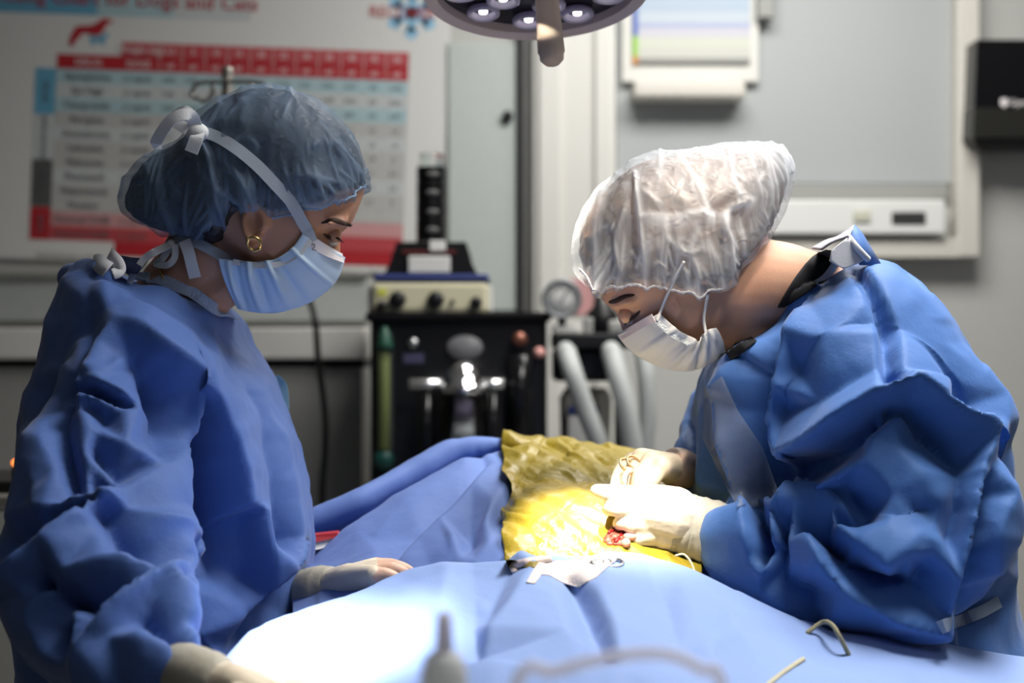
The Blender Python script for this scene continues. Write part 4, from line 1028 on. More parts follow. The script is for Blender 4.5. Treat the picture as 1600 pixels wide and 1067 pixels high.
# =================================================================== RIGHT PERSON
YR = 1.90
headR = [(1010, 262, 1080, 250, .03), (950, 308, 1140, 262, .062), (920, 358, 1175, 290, .076), (913, 400, 1190, 320, .08), (921, 435, 1195, 345, .08), (936, 461, 1195, 365, .079), (949, 477, 1190, 385, .078),
         (963, 488, 1180, 400, .073), (974, 506, 1170, 420, .068), (990, 522, 1160, 440, .063), (1012, 536, 1150, 465, .057), (1038, 547, 1140, 490, .048), (1062, 551, 1130, 510, .038), (1085, 552, 1120, 530, .026)]
def extraR(b):
    b.tube([q(970, 490, YR), q(977, 504, YR), q(983, 514, YR), q(995, 522, YR)], [.005, .007, .009, .009], 12)
    b.tube([q(957, 477, YR - .02), q(965, 476, YR - .045), q(985, 471, YR - .07)], [.004, .0045, .004], 10)
    b.tube([q(957, 477, YR + .02), q(965, 476, YR + .045), q(985, 471, YR + .07)], [.004, .0045, .004], 10)
    ear_mesh([(1085, 428), (1081, 408), (1086, 393), (1098, 386), (1111, 394), (1115, 412), (1110, 430), (1103, 441), (1096, 440)], (1100, 438), YR - .094, .0048, .008)(b)
neckR = [[(1140, 440, YR, 80), (1190, 445, YR + .01, 72), (1235, 458, YR + .03, 74), (1300, 500, YR + .06, 95)], [(1110, 500, YR, 45), (1150, 515, YR + .02, 50), (1200, 545, YR + .04, 60)]]
limbR = [[(1290, 520, YR + .09, 90), (1350, 640, YR + .09, 130), (1400, 800, YR + .09, 130), (1420, 1000, YR + .09, 135), (1420, 1120, YR + .09, 130)],
         [(1400, 1130, 1.88, 70), (1410, 1600, 1.88, 56), (1425, 2370, 1.90, 40)], [(1425, 2385, 1.9, 40), (1345, 2395, 1.9, 30)],
         [(1430, 1130, 2.1, 70), (1430, 1600, 2.1, 56), (1435, 2120, 2.1, 38)], [(1435, 2128, 2.1, 38), (1360, 2138, 2.1, 28)],
         [(1330, 540, 1.85, 60), (1420, 720, 1.76, 55), (1460, 850, 1.74, 50), (1300, 868, 1.74, 36), (1150, 850, 1.78, 26), (1080, 820, 1.80, 24)],
         [(1200, 590, 2.08, 50), (1150, 680, 2.12, 45), (1100, 735, 2.02, 28)]]
baseR = (q(1420, 0, YR + .09).x, q(0, 0, YR + .09).y, 0)
def detailR(co, fs):
    for sg in (-1, 1):
        c = np.array(q(982, 493, YR)[:]) + np.array([0, sg * .036, 0])
        d = np.linalg.norm(co - c, axis=1); n = normals_of(co, fs)
        co = co - n * (np.exp(-(d / .012) ** 2) * .004)[:, None]
    return co
pR = make_body('person', headR, neckR, limbR, extraR, YR, MAT['skin_b'], baseR, detail=detailR)
tag(pR, 'person on the right in blue gown and pale see-through cap, bent over the patient', 'person')
for (x, y, Y) in ((1380, 2380, 1.90), (1395, 2125, 2.1)):
    b = MB(); p_ = q(x, y, Y); b.ball((p_.x, p_.y, .045), .06, sc=(2.1, .8, .72)); b.box((p_.x - .12, p_.y - .045, 0), (p_.x + .12, p_.y + .045, .03), .012); b.build('shoe', MAT['white'], pR)
bvR = BVHTree.FromPolygons([v.co + pR.location for v in pR.data.vertices], [tuple(p.vertices) for p in pR.data.polygons])
eR = on_surf(bvR, 984, 491, -.0085)
eye_parts(pR, eR, .0115, (-.55, -.3, .8), bvR, [(952, 472), (962, 470), (975, 464), (990, 461)], [on_surf(bvR, 1000, 486, .001), on_surf(bvR, 992, 493, .003), on_surf(bvR, 985, 498, .004), on_surf(bvR, 978, 502, .006, YR * K - .05)], MAT['skin_b'])

topR = [(898, 388), (899, 370), (904, 352), (914, 330), (928, 308), (945, 288), (965, 269), (990, 254), (1015, 244), (1050, 238), (1090, 234), (1130, 230), (1160, 227), (1185, 225), (1205, 226), (1220, 233), (1229, 248), (1233, 268), (1233.5, 280)]
botR = [(898, 394), (901, 412), (910, 433), (922, 452), (935, 460), (960, 460), (1000, 457), (1040, 456), (1080, 459), (1100, 458), (1118, 450), (1135, 438), (1155, 420), (1178, 395), (1200, 368), (1216, 340), (1226, 312), (1233.5, 290)]
botR = [(x, y + ((9 if x > 1020 else -2) if 905 < x < 1150 else 0)) for x, y in botR]
widR = [(898, .02), (905, .045), (920, .068), (950, .086), (1000, .098), (1060, .104), (1110, .104), (1150, .098), (1190, .08), (1215, .058), (1228, .035), (1233.5, .015)]
G_, _, _ = column_loft(topR, botR, widR, YR, 110, 90, ex_bot=5, grow=-7, wgrow=-.010)
b = slab_mb(G_); co = np.array(b.v); co += normals_of(co, b.f) * crumple(co, .002, 40, 5)[:, None]
hairR = raw('hair', co, b.f, MAT['hair_b'], pR); hairR['label'] = 'brown hair under the pale cap'
netcapR = [[(993, 272, 5), (1000, 330, 6), (1008, 400, 6), (1012, 452, 3)], [(985, 280, -3), (985, 350, -5), (992, 420, -6), (1000, 452, -3)], [(1000, 338, 6), (1050, 340, 6), (1100, 332, 6)],
           [(1100, 332, 8), (1120, 345, 10), (1150, 322, 8), (1195, 312, 5)], [(1112, 338, 9), (1092, 360, 6), (1075, 392, 4)], [(1120, 345, 9), (1140, 372, 7), (1142, 420, 5)], [(1128, 330, -6), (1148, 330, -8), (1165, 334, -4)],
           [(1030, 350, 3), (1055, 385, 6), (1078, 395, 6), (1098, 385, 3)], [(1140, 240, 4), (1150, 300, 5), (1190, 320, 4)], [(1195, 250, 4), (1200, 320, 5), (1190, 370, 3)], [(1120, 360, -6), (1130, 400, -6), (1125, 445, -3)],
           [(1160, 320, -5), (1170, 360, -6), (1165, 400, -3)], [(945, 300, 3), (930, 360, 4), (935, 440, 4)], [(965, 285, -3), (950, 350, -4), (955, 440, -4)], [(1060, 245, 2), (1090, 290, 3), (1105, 325, 4)], [(1040, 350, -4), (1060, 420, -5), (1060, 455, -2)],
           [(1200, 235, 3), (1222, 270, 4), (1225, 310, 3)], [(1080, 400, 4), (1090, 425, 6), (1092, 455, 4)], [(975, 330, 3), (960, 380, 4), (972, 440, 3)]]
capR = make_cap('bouffant_cap', topR, botR, widR, YR, MAT['cap_b'], pR, netcapR, (850, 190, 1290, 500), seed=8.0, gath=.0026, amp=.0026, hemx=(905, 1130), hemm=mat('pale cap elastic', (.6, .6, .62), .7))
bvcR = bvh_of(capR)

maskR = make_mask('face_mask', bvR, (1021, 491), (965, 523), (1107, 513), (1133, 550), [(979, 541), (1000, 558), (1028, 571), (1052, 578), (1085, 578), (1112, 566)], [(1036, 505), (1052, 518), (1072, 528), (1080, 534), (1086, 524), (1094, 516)], YR, .066, .060, MAT['mask_b'], pR,
                  [(.26, .025, .006), (.40, .03, -.007), (.50, .025, .008), (.58, .02, -.009), (.65, .02, .009), (.73, .018, -.015), (.79, .025, .009), (.9, .03, .004)])
bvm = bvh_of(maskR)
b = MB(); ribbon(b, [on_surf(bvm, x, y, .0012) for x, y in ((1021, 496), (1005, 505), (988, 515), (970, 526))], .0085, (.2, -1, .2)); b.build('nose_band', mat('pinkish mask band', (.68, .60, .60), .7), maskR, autosmooth=35)
b = MB(); ribbon(b, [on_surf(bvm, x, y, .0012, YR * K - .06) for x, y in ((1027, 499), (1040, 512), (1056, 524), (1070, 531), (1079, 538))], .009, (.2, -1, .2), 30); b.build('side_binding', mat('stitched mask edge', (.5, .56, .60), .7, bump=[('vor', 400, .0015)]), maskR, autosmooth=35)
b = MB()
b.tube(smooth_path([on_surf(bvm, 1027, 500, .003, 1.5), on_surf(bvR, 1034, 482, .004), on_surf(bvR, 1041, 464, .006), on_surf(bvcR, 1052, 440, .002), on_surf(bvcR, 1068, 410, .003)], 24), .0016, 8)
b.build('ear_loop', MAT['tape'], maskR)
b = MB()
b.tube(smooth_path([on_surf(bvm, 1103, 522, .003, 1.5), on_surf(bvR, 1100, 498, .006), on_surf(bvR, 1103, 476, .005), on_surf(bvR, 1106, 462, .006)], 20), .0017, 8)
b.build('ear_loop', MAT['tape'], maskR)

torsoR = [(1170, 528, 1330, 400, .10), (1140, 545, 1368, 406, .15), (1112, 565, 1400, 428, .175), (1096, 605, 1435, 462, .19), (1088, 680, 1492, 535, .195), (1078, 760, 1546, 625, .195),
          (1085, 850, 1558, 740, .195), (1105, 940, 1560, 860, .195), (1135, 1000, 1566, 955, .195), (1160, 1080, 1588, 1040, .2), (1180, 1250, 1600, 1250, .2), (1200, 1750, 1600, 1750, .21)]
b = slab_mb(slab(torsoR, YR + .09, 90, 90, 2.4))
qtube(b, [(1300, 545, 1.87, 92), (1352, 640, 1.80, 122), (1405, 740, 1.77, 128), (1452, 815, 1.75, 134), (1420, 868, 1.73, 112), (1330, 882, 1.73, 92), (1245, 868, 1.75, 76), (1190, 858, 1.77, 62), (1158, 852, 1.785, 54)], 40)
qtube(b, [(1190, 600, 2.06, 60), (1135, 650, 2.12, 62), (1105, 700, 2.08, 50), (1078, 735, 2.01, 34)], 26)
co, fs = remeshed(b, .0040, 6); E_ = edges_of(fs)
netR = [
    [(1327, 424, 5), (1343, 438, -3), (1366, 482, -4), (1380, 537, -4), (1383, 584, -5), (1390, 606, -8)], [(1360, 440, 6), (1384, 490, 7), (1397, 540, 7), (1400, 590, 8)], [(1330, 440, 5), (1352, 485, 7), (1366, 540, 8), (1370, 590, 6)],
    [(1274, 466, 4), (1250, 500, -10), (1225, 545, -16), (1209, 592, -20), (1205, 655, -22), (1212, 720, -14)],
    [(1190, 503, 10), (1170, 550, 10), (1150, 590, 12), (1138, 612, 14)], [(1225, 485, 6), (1200, 530, 2)],
    [(1274, 464, 10), (1237, 532, 14), (1222, 600, 16), (1215, 650, 16), (1221, 694, 18), (1229, 712, 18)],
    [(1229, 712, 18), (1284, 687, 20), (1331, 653, 22), (1371, 627, 22), (1410, 613, 22)],
    [(1240, 735, -12), (1290, 715, -16), (1330, 690, -18), (1362, 668, -18), (1385, 650, -14)], [(1250, 570, 4), (1300, 545, 12), (1350, 520, 6)], [(1235, 640, 2), (1290, 630, 4), (1340, 600, 2)],
    [(1410, 614, 22), (1445, 640, 20), (1473, 662, 20), (1500, 680, 20), (1526, 700, 20)], [(1420, 640, -10), (1450, 668, -14), (1480, 692, -14), (1512, 718, -10)],
    [(1371, 640, 4), (1365, 680, 6), (1360, 717, 10)], [(1380, 650, 6), (1395, 655, 4)],
    [(1546, 623, 12), (1540, 660, 14), (1528, 700, 16), (1522, 735, 8)], [(1440, 470, 4), (1460, 540, 6), (1470, 600, 6), (1480, 640, 2)],
    [(1252, 788, 20), (1290, 760, 16), (1330, 735, 14), (1360, 717, 10)], [(1235, 770, -14), (1270, 745, -14), (1310, 722, -10)],
    [(1252, 788, 20), (1280, 800, 18), (1304, 810, 14), (1322, 818, 12)], [(1322, 818, 12), (1312, 826, -6), (1345, 825, -4)],
    [(1158, 792, 14), (1172, 815, 12), (1182, 845, 12), (1185, 870, 8)], [(1190, 790, -10), (1197, 830, -14), (1206, 872, -14)], [(1192, 793, 10), (1213, 815, 14), (1216, 850, 12), (1208, 884, 12)], [(1228, 822, -14), (1222, 850, -12), (1220, 890, -8)],
    [(1246, 815, 12), (1240, 850, 8), (1240, 880, 4)], [(1258, 838, -10), (1290, 848, -16), (1310, 870, -16)],
    [(1307, 835, 12), (1340, 858, 14), (1383, 886, 18), (1412, 868, 16), (1437, 840, 12)], [(1340, 838, 8), (1390, 832, 12), (1430, 832, 10)],
    [(1269, 843, 14), (1285, 860, 16), (1303, 887, 18), (1325, 905, 18), (1345, 916, 18), (1402, 938, 18), (1467, 954, 14)], [(1315, 878, -8), (1350, 895, -14), (1400, 915, -16), (1430, 928, -12)],
    [(1440, 890, -10), (1425, 910, -8)], [(1450, 865, 8), (1470, 850, 8)], [(1200, 905, 8), (1240, 930, 10), (1290, 960, 8), (1360, 965, 8)], [(1225, 905, -6), (1270, 930, -6)],
    [(1528, 752, 8), (1520, 800, 9), (1509, 845, 8), (1490, 900, 8), (1471, 950, 8)], [(1505, 740, -6), (1498, 800, -8), (1485, 850, -8)], [(1540, 770, -10), (1532, 830, -14), (1520, 880, -12), (1500, 940, -8)],
    [(1555, 700, 6), (1570, 760, 8), (1586, 805, 8)], [(1540, 735, 6), (1565, 775, 10), (1580, 800, 8)], [(1545, 830, 6), (1550, 890, 4)],
    [(1060, 740, 2), (1075, 690, 6), (1085, 640, 4)], [(1100, 600, 4), (1098, 680, 8), (1102, 760, 6)], [(1110, 640, -4), (1118, 700, -10), (1125, 770, -8)], [(1135, 620, 10), (1150, 700, 12), (1160, 770, 8)], [(1175, 640, -6), (1185, 720, -8), (1180, 780, -6)],
    [(1120, 600, 6), (1135, 580, 8), (1165, 560, 4)], [(1400, 700, 3), (1440, 740, 5), (1470, 790, 3)], [(1330, 760, 3), (1400, 770, 5), (1460, 820, 3)],
]
co = folds(co, fs, netR, (1000, 330, 1680, 1140), 2.2, amp=.0012, freq=8, seed=4.1, it=2, E=E_, facet=(60, 3.4))
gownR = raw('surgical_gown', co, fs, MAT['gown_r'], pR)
bvgR = bvh_of(gownR)
def ongR(x, y, off=.003, default=1.5):
    d = (P(x, y, 1.0) - CAM).normalized(); best = None
    for bv in (bvgR, bvR):
        h = bv.ray_cast(CAM, d)
        if h[0] is not None and (best is None or (h[0] - CAM).length < (best - CAM).length): best = h[0]
    return (best if best is not None else P(x, y, default)) - d * off
# black undershirt collar round the neck
def strip(lo, hi, m, name, parent, n=40, off=.004):
    A = smooth_path([Vector((x, y, 0)) for x, y in lo], n); B = smooth_path([Vector((x, y, 0)) for x, y in hi], n)
    b = MB(); b.grid([[ongR(*a.lerp(c, t)[:2], off) for t in np.linspace(0, 1, 10)] for a, c in zip(A, B)]); return b.build(name, m, parent, solid=.0018)
strip([(1290, 390), (1268, 402), (1248, 426), (1232, 450), (1215, 480)], [(1306, 392), (1316, 404), (1304, 422), (1274, 448), (1226, 480)], MAT['black_cloth'], 'undershirt', pR)
patch([(1134, 552), (1150, 535), (1174, 526), (1182, 532), (1160, 552), (1142, 562)], ongR, 16, .004).build('neckline_shade', MAT['black_cloth'], pR, solid=.001)  # black patch standing in for the shadowed inside of the gown
b = MB(); A = [q(1268, 388, YR - .03), q(1290, 376, YR - .03), q(1310, 369, YR - .03), q(1335, 352, YR - .02)]; B_ = [q(1284, 390, YR - .08), q(1300, 379, YR - .09), q(1318, 372, YR - .10), q(1326, 370, YR - .11)]
b.grid([[a.lerp(c, t) for t in np.linspace(0, 1, 6)] for a, c in zip(smooth_path(A, 16), smooth_path(B_, 16))]); b.build('collar_lining', mat('lilac lining', (.42, .40, .46), .8), gownR, solid=.002)
b = patch([(1326, 370), (1355, 404), (1340, 412), (1318, 420), (1296, 408), (1300, 390)], lambda x, y, o: q(x, y, YR - .118 + .02 * (x - 1296) / 60), 8)
b.tube(smooth_path([q(1326, 371, YR - .102), q(1340, 388, YR - .108), q(1355, 404, YR - .102)], 10), .003, 8); b.build('collar_flap', MAT['white_cloth'], gownR, solid=.0015)
b = MB(); b.prism([q(1336, 351, YR - .03), q(1348, 364, YR - .04), q(1378, 414, YR - .06), q(1345, 414, YR - .09), q(1328, 372, YR - .09)], (0, .006, 0)); b.build('collar_back', MAT['gown_r'], gownR)
strip([(1300, 404), (1296, 415), (1285, 430), (1270, 440)], [(1306, 408), (1306, 420), (1296, 433), (1276, 443)], MAT['white_cloth'], 'collar_edge', gownR, 20, .006)
b = MB(); ribbon(b, [ongR(x, y, .010) for x, y in ((1468, 981), (1484, 975), (1500, 969), (1518, 962), (1535, 955), (1550, 947), (1562, 940))], .0125, (0, -1, .1), 24); b.build('waist_tie', mat('grey waist tie', (.22, .27, .36), .7), gownR, autosmooth=35)
b = patch([(1100, 606), (1128, 588), (1152, 640), (1192, 700), (1216, 768), (1192, 792), (1152, 792), (1122, 735), (1098, 685)], ongR, 22, .005); b.build('chest_panel_sheen', MAT['film_plastic'], gownR, solid=.0008)  # clear plastic folds; the pale tint also paints in the lamp's reflection

# surgeon's gloves
kn = [(988, 774, 1.795), (984, 796, 1.775), (988, 818, 1.77), (998, 838, 1.775)]
fing = [[(*kn[0], 17), (962, 772, 1.775, 15), (945, 769, 1.78, 13.5), (932, 766, 1.79, 10)], [(*kn[1], 15), (966, 795, 1.765, 13), (954, 794, 1.775, 12), (952, 796, 1.80, 11), (966, 800, 1.82, 10)],
        [(*kn[2], 15), (972, 816, 1.77, 12), (968, 821, 1.79, 11), (978, 826, 1.81, 10)], [(*kn[3], 13), (986, 838, 1.775, 11), (984, 842, 1.795, 10), (992, 846, 1.81, 9)],
        [(1015, 778, 1.84, 18), (988, 768, 1.87, 14), (968, 768, 1.875, 12), (955, 770, 1.87, 10)]]
gr = hand('glove', palmset((1052, 812, 1.80), kn, 45, 17) + [[(1052, 805, 1.79, 46), (1018, 798, 1.785, 42), (1000, 800, 1.785, 34)], [(1060, 820, 1.80, 46), (1020, 826, 1.79, 36), (1005, 832, 1.785, 22)], [(1100, 825, 1.80, 47), (1052, 812, 1.80, 46)]], fing, MAT['glove'], pR, .0016, 5)
gr['label'] = 'brightly lit cream glove of the near hand over the incision'
b = MB(); pp = smooth_path([q(1050, 814, 1.80), q(1085, 824, 1.80), q(1120, 835, 1.79), q(1160, 852, 1.785)], 22)
b.tube(pp, [(48 + 5 * k / 21 + 1.2 * math.sin(k * 1.7)) * 1.795 * K / F for k in range(22)], 30, round_ends=False); b.build('cuff', MAT['cuff'], gr)
kn = [(990, 722, 1.93), (1002, 716, 1.90), (1018, 720, 1.875), (1034, 730, 1.86)]
fing = [[(*kn[0], 16), (974, 735, 1.915, 14), (966, 752, 1.895, 12.5), (962, 768, 1.88, 10)], [(*kn[1], 15), (988, 735, 1.88, 13), (982, 752, 1.865, 12), (986, 768, 1.86, 9)],
        [(*kn[2], 15), (1004, 742, 1.855, 13), (998, 758, 1.85, 11), (1004, 770, 1.85, 9)], [(*kn[3], 14), (1022, 748, 1.85, 12), (1016, 762, 1.85, 10), (1020, 772, 1.85, 8)],
        [(1015, 722, 1.96, 15), (988, 730, 1.98, 13), (972, 745, 1.965, 11), (962, 756, 1.94, 9)]]
gr2 = hand('glove', palmset((1046, 730, 1.93), kn, 23, 17) + [[(1062, 733, 1.95, 25), (1030, 728, 1.92, 24), (1012, 724, 1.90, 19)]], fing, MAT['glove'], pR, .0016, 5)
gr2['label'] = 'cream glove of the far hand above the near one'
b = MB(); pp = smooth_path([q(1046, 726, 1.94), q(1056, 730, 1.95), q(1074, 735, 1.99)], 10); b.tube(pp, [x * 1.95 * K / F for x in (27, 28, 29, 30, 31, 32, 32, 31, 30, 29)], 26, round_ends=False)
b.build('cuff', mat('glove cuff roll', (.50, .38, .32), .45), gr2)
# =================================================================== operating table, patient, drapes
CLOTH = [('noise', 800, .0002), ('noise', 30, .0015)]
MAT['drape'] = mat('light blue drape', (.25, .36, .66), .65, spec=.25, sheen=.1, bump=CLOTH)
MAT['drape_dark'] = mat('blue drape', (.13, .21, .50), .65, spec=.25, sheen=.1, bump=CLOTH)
MAT['film'] = mat('yellow incise film', (.34, .245, .022), .34, spec=.45, vary=(9, (.22, .17, .018)), bump=[('ridge', 18, .004), ('noise', 60, .003)])
MAT['flesh'] = mat('red tissue', (.25, .02, .015), .3, spec=.6, bump=[('noise', 200, .002)], vary=(120, (.5, .12, .07)))
MAT['gauze'] = mat('pinkish gauze', (.72, .64, .62), .8, bump=[('vor', 600, .0005)])
xa, xb, ya, yb = -.19, .24, 1.12, 1.92
t = thing('operating_table', 'steel operating table hidden under the blue drapes', 'table', (.02, 1.5, 0))
m_ = MB(); m_.box((xa, ya, .86), (xb, yb, .90), .012); m_.build('table_top', MAT['steel'], t, smooth=False)
m_ = MB(); m_.box((-.06, 1.44, .06), (.10, 1.62, .86), .01); m_.build('column', MAT['steel'], t, smooth=False)
m_ = MB(); m_.box((-.18, 1.25, 0), (.2, 1.85, .06), .02); m_.build('base', MAT['dark'], t, smooth=False)

def fgrid(G, amp, freq, seed, lines=None, box=None, sm=1):
    nv, nu = G.shape[:2]; co = G.reshape(-1, 3).copy(); fs = grid_faces(nv, nu)
    n = normals_of(co, fs)
    if n[:, 2].mean() < 0: n = -n
    d = crumple(co, amp, freq, seed)
    if lines: d = d + net_eval(lines, proj(co), box) * .0018 + facets(proj(co), box, 70, 2.6, int(seed)) * .001
    co = co + n * d[:, None]
    co = laplace(co, fs, sm, .5)
    return co, fs, n
back = [
    [(455, 1150, 2.22), (640, 1100, 2.40), (760, 1050, 2.45), (900, 1050, 2.45), (1100, 1050, 2.4)],
    [(455, 880, 2.14), (560, 830, 2.18), (640, 800, 2.28), (705, 760, 2.33), (770, 740, 2.36), (850, 745, 2.37), (950, 755, 2.37), (1100, 790, 2.3)],
    [(455, 812, 2.08), (560, 766, 2.12), (640, 724, 2.2), (705, 692, 2.25), (770, 686, 2.27), (850, 690, 2.28), (950, 699, 2.28), (1100, 735, 2.2)],
    [(455, 830, 2.06), (560, 785, 2.09), (640, 742, 2.17), (705, 706, 2.22), (770, 694, 2.24), (850, 696, 2.25), (950, 704, 2.25), (1100, 742, 2.17)],
    [(455, 925, 2.22), (545, 866, 2.26), (640, 812, 2.32), (725, 748, 2.35), (785, 712, 2.26), (870, 706, 2.22), (960, 712, 2.21), (1100, 750, 2.14)],
    [(455, 895, 1.98), (545, 828, 2.01), (635, 777, 2.06), (730, 722, 2.14), (785, 709, 2.19), (870, 712, 2.18), (960, 720, 2.17), (1100, 755, 2.1)],
    [(455, 915, 1.92), (560, 856, 1.94), (650, 804, 1.98), (740, 760, 2.04), (800, 748, 2.06), (880, 748, 2.06), (960, 754, 2.05), (1100, 790, 2.02)],
    [(455, 945, 1.84), (570, 892, 1.85), (660, 850, 1.88), (740, 818, 1.90), (800, 803, 1.92), (880, 798, 1.92), (960, 803, 1.91), (1100, 835, 1.89)],
    [(455, 985, 1.76), (580, 935, 1.76), (670, 902, 1.77), (740, 882, 1.77), (800, 864, 1.78), (880, 858, 1.78), (960, 862, 1.78), (1110, 902, 1.77)],
    [(455, 1060, 1.72), (580, 1010, 1.72), (670, 960, 1.72), (740, 930, 1.72), (800, 915, 1.72), (880, 910, 1.72), (960, 915, 1.72), (1110, 950, 1.72)]]
G = rows_surface(back, 190, 190, 5)
netB = [[(490, 880, 0), (560, 836, 4), (640, 790, 6), (720, 745, 4)], [(600, 905, -3), (660, 840, -5), (715, 785, -6), (760, 730, -2)], [(625, 880, 3), (690, 815, 5), (740, 765, 5), (770, 725, 2)],
        [(690, 905, -3), (735, 850, -6), (775, 815, -3)], [(705, 870, 3), (712, 850, 7), (722, 880, 2)], [(745, 880, 3), (765, 860, 5), (780, 850, 4)], [(760, 760, 4), (772, 790, 5), (760, 830, 5)], [(560, 900, 3), (590, 870, 4), (585, 850, 3)],
        [(600, 760, 4), (680, 712, 5), (740, 692, 4)], [(500, 815, 4), (560, 785, 5)]]
co, fs, nB = fgrid(G, .0016, 8, 2.0, netB, (430, 660, 1130, 1160), 2)
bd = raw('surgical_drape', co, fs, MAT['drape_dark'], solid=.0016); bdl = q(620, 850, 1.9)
rebase(bd, (bdl.x, bdl.y, 0)); tag(bd, 'blue drape sheet rising to a ridge at the far side of the patient', 'drape')
GB = co.reshape(190, 190, 3)
# yellow adhesive film laid on the far drape
rows = []
for i in range(70, 189):
    row = GB[i]; px = proj(row)[:, 0]
    v = (i - 70) / 107.
    xl = 783 + 6 * v + 2 * math.sin(i * .35); xr = 1092
    u = np.linspace(xl, xr, 120); rows.append(np.stack([np.interp(u, px, row[:, k]) for k in range(3)], 1))
GF = np.array(rows)
PF = proj(GF.reshape(-1, 3)); top_i = np.where((PF.reshape(119, 120, 2)[:, 60, 1] > 696))[0]
GF = GF[max(0, top_i[0] - 4):] if len(top_i) else GF
nf = GF.shape[0]
co = GF.reshape(-1, 3).copy(); fs = grid_faces(nf, 120); n = normals_of(co, fs)
if n[:, 2].mean() < 0: n = -n
p = proj(co); th = math.radians(28)
wr = np.array([noise.noise(Vector(((x * math.cos(th) + y * math.sin(th)) / 95., (y * math.cos(th) - x * math.sin(th)) / 17., 1.5))) for x, y in p])
wr2 = np.array([noise.noise(Vector(((x * math.cos(th) + y * math.sin(th)) / 40., (y * math.cos(th) - x * math.sin(th)) / 8., 7.5))) for x, y in p])
co = co + n * (.0065 + .0055 * (1 - 2 * np.abs(wr)) + .0018 * (1 - 2 * np.abs(wr2)))[:, None]
# the patient's belly swells under the light
d2 = ((p[:, 0] - 915) / 95) ** 2 + ((p[:, 1] - 820) / 40) ** 2
co = co + n * (.010 * np.exp(-d2))[:, None]
film = raw('incise_film', co, fs, MAT['film'], solid=.0006)
rebase(film, q(900, 860, 1.8)); tag(film, 'crinkled yellow transparent film stuck over the operating site', 'film')
bvF = BVHTree.FromPolygons([Vector(c) for c in co], fs)
# patient: only the incision shows, through the film
b = MB(); qtube(b, [(740, 870, 2.25, 60), (830, 850, 2.16, 95), (930, 900, 1.95, 105), (1000, 945, 1.80, 60)], 28)
pat = b.build('animal_patient', mat('clipped animal skin', (.5, .33, .27), .6)); rebase(pat, (q(900, 900, 1.98).x, q(900, 900, 1.98).y, .9))
tag(pat, 'animal patient under the drapes, showing only a red incision below the gloves', 'animal')
def onF(x, y, off=.002):
    d = (P(x, y, 1.0) - CAM).normalized(); h = bvF.ray_cast(CAM, d); return (h[0] if h[0] is not None else q(x, y, 1.78)) - d * off
b = MB()
for k in range(46):
    x_, y_ = 950 + rng.random() * 32, 824 + rng.random() * 26
    b.ball(onF(x_, y_, .0005), .0018 + rng.random() * .0028, 10, sc=(1.3, 1, .7))
b.build('incision', MAT['flesh'], pat)
b = MB(); b.tube(smooth_path([onF(952, 832, .004), onF(966, 824, .006), onF(972, 834, .006), onF(962, 846, .004)], 14), .0022, 8); b.build('wound_edge', mat('dark blood', (.16, .006, .006), .2, spec=.6), pat)
b = MB(); b.ball(onF(985, 838, .006), .006, 12, sc=(1.3, 1, .8)); b.ball(onF(978, 848, .004), .005, 12); b.build('wound_lip', mat('pink tissue', (.62, .30, .24), .35, sss=.2), pat)

front = [
    [(280, 1240, 1.60), (480, 1120, 1.67), (640, 1020, 1.78), (735, 985, 1.76), (900, 965, 1.74), (1010, 960, 1.74), (1140, 1010, 1.77), (1250, 1030, 1.71), (1440, 1060, 1.715), (1640, 1100, 1.715)],
    [(280, 1130, 1.55), (395, 1040, 1.62), (480, 985, 1.69), (640, 925, 1.745), (735, 905, 1.72), (900, 895, 1.71), (1010, 893, 1.71), (1140, 945, 1.70), (1235, 972, 1.70), (1440, 999, 1.71), (1640, 1030, 1.71)],
    [(280, 1080, 1.44), (330, 1040, 1.48), (395, 985, 1.54), (480, 945, 1.62), (560, 917, 1.66), (640, 891, 1.69), (735, 874, 1.69), (820, 867, 1.69), (900, 864, 1.69), (1000, 864, 1.69), (1060, 882, 1.69), (1140, 919, 1.67), (1225, 967, 1.65), (1310, 1005, 1.63), (1440, 1052, 1.60), (1640, 1115, 1.56)],
    [(280, 1110, 1.40), (395, 1015, 1.50), (480, 973, 1.58), (560, 944, 1.62), (640, 918, 1.65), (735, 900, 1.655), (900, 889, 1.655), (1000, 890, 1.655), (1060, 908, 1.65), (1140, 946, 1.63), (1225, 994, 1.60), (1310, 1032, 1.59), (1440, 1080, 1.56), (1640, 1140, 1.52)],
    [(280, 1150, 1.32), (400, 1070, 1.41), (560, 1000, 1.51), (735, 965, 1.54), (900, 955, 1.54), (1060, 975, 1.535), (1225, 1040, 1.52), (1440, 1120, 1.48), (1640, 1180, 1.43)],
    [(280, 1230, 1.22), (560, 1090, 1.36), (735, 1060, 1.39), (900, 1052, 1.39), (1060, 1068, 1.385), (1225, 1120, 1.37), (1640, 1270, 1.31)],
    [(280, 1420, 1.12), (560, 1270, 1.22), (735, 1220, 1.25), (1060, 1230, 1.25), (1640, 1440, 1.2)],
    [(280, 2100, 1.09), (735, 1900, 1.17), (1060, 1900, 1.17), (1640, 2100, 1.14)]]
G = rows_surface(front, 260, 230, 4)
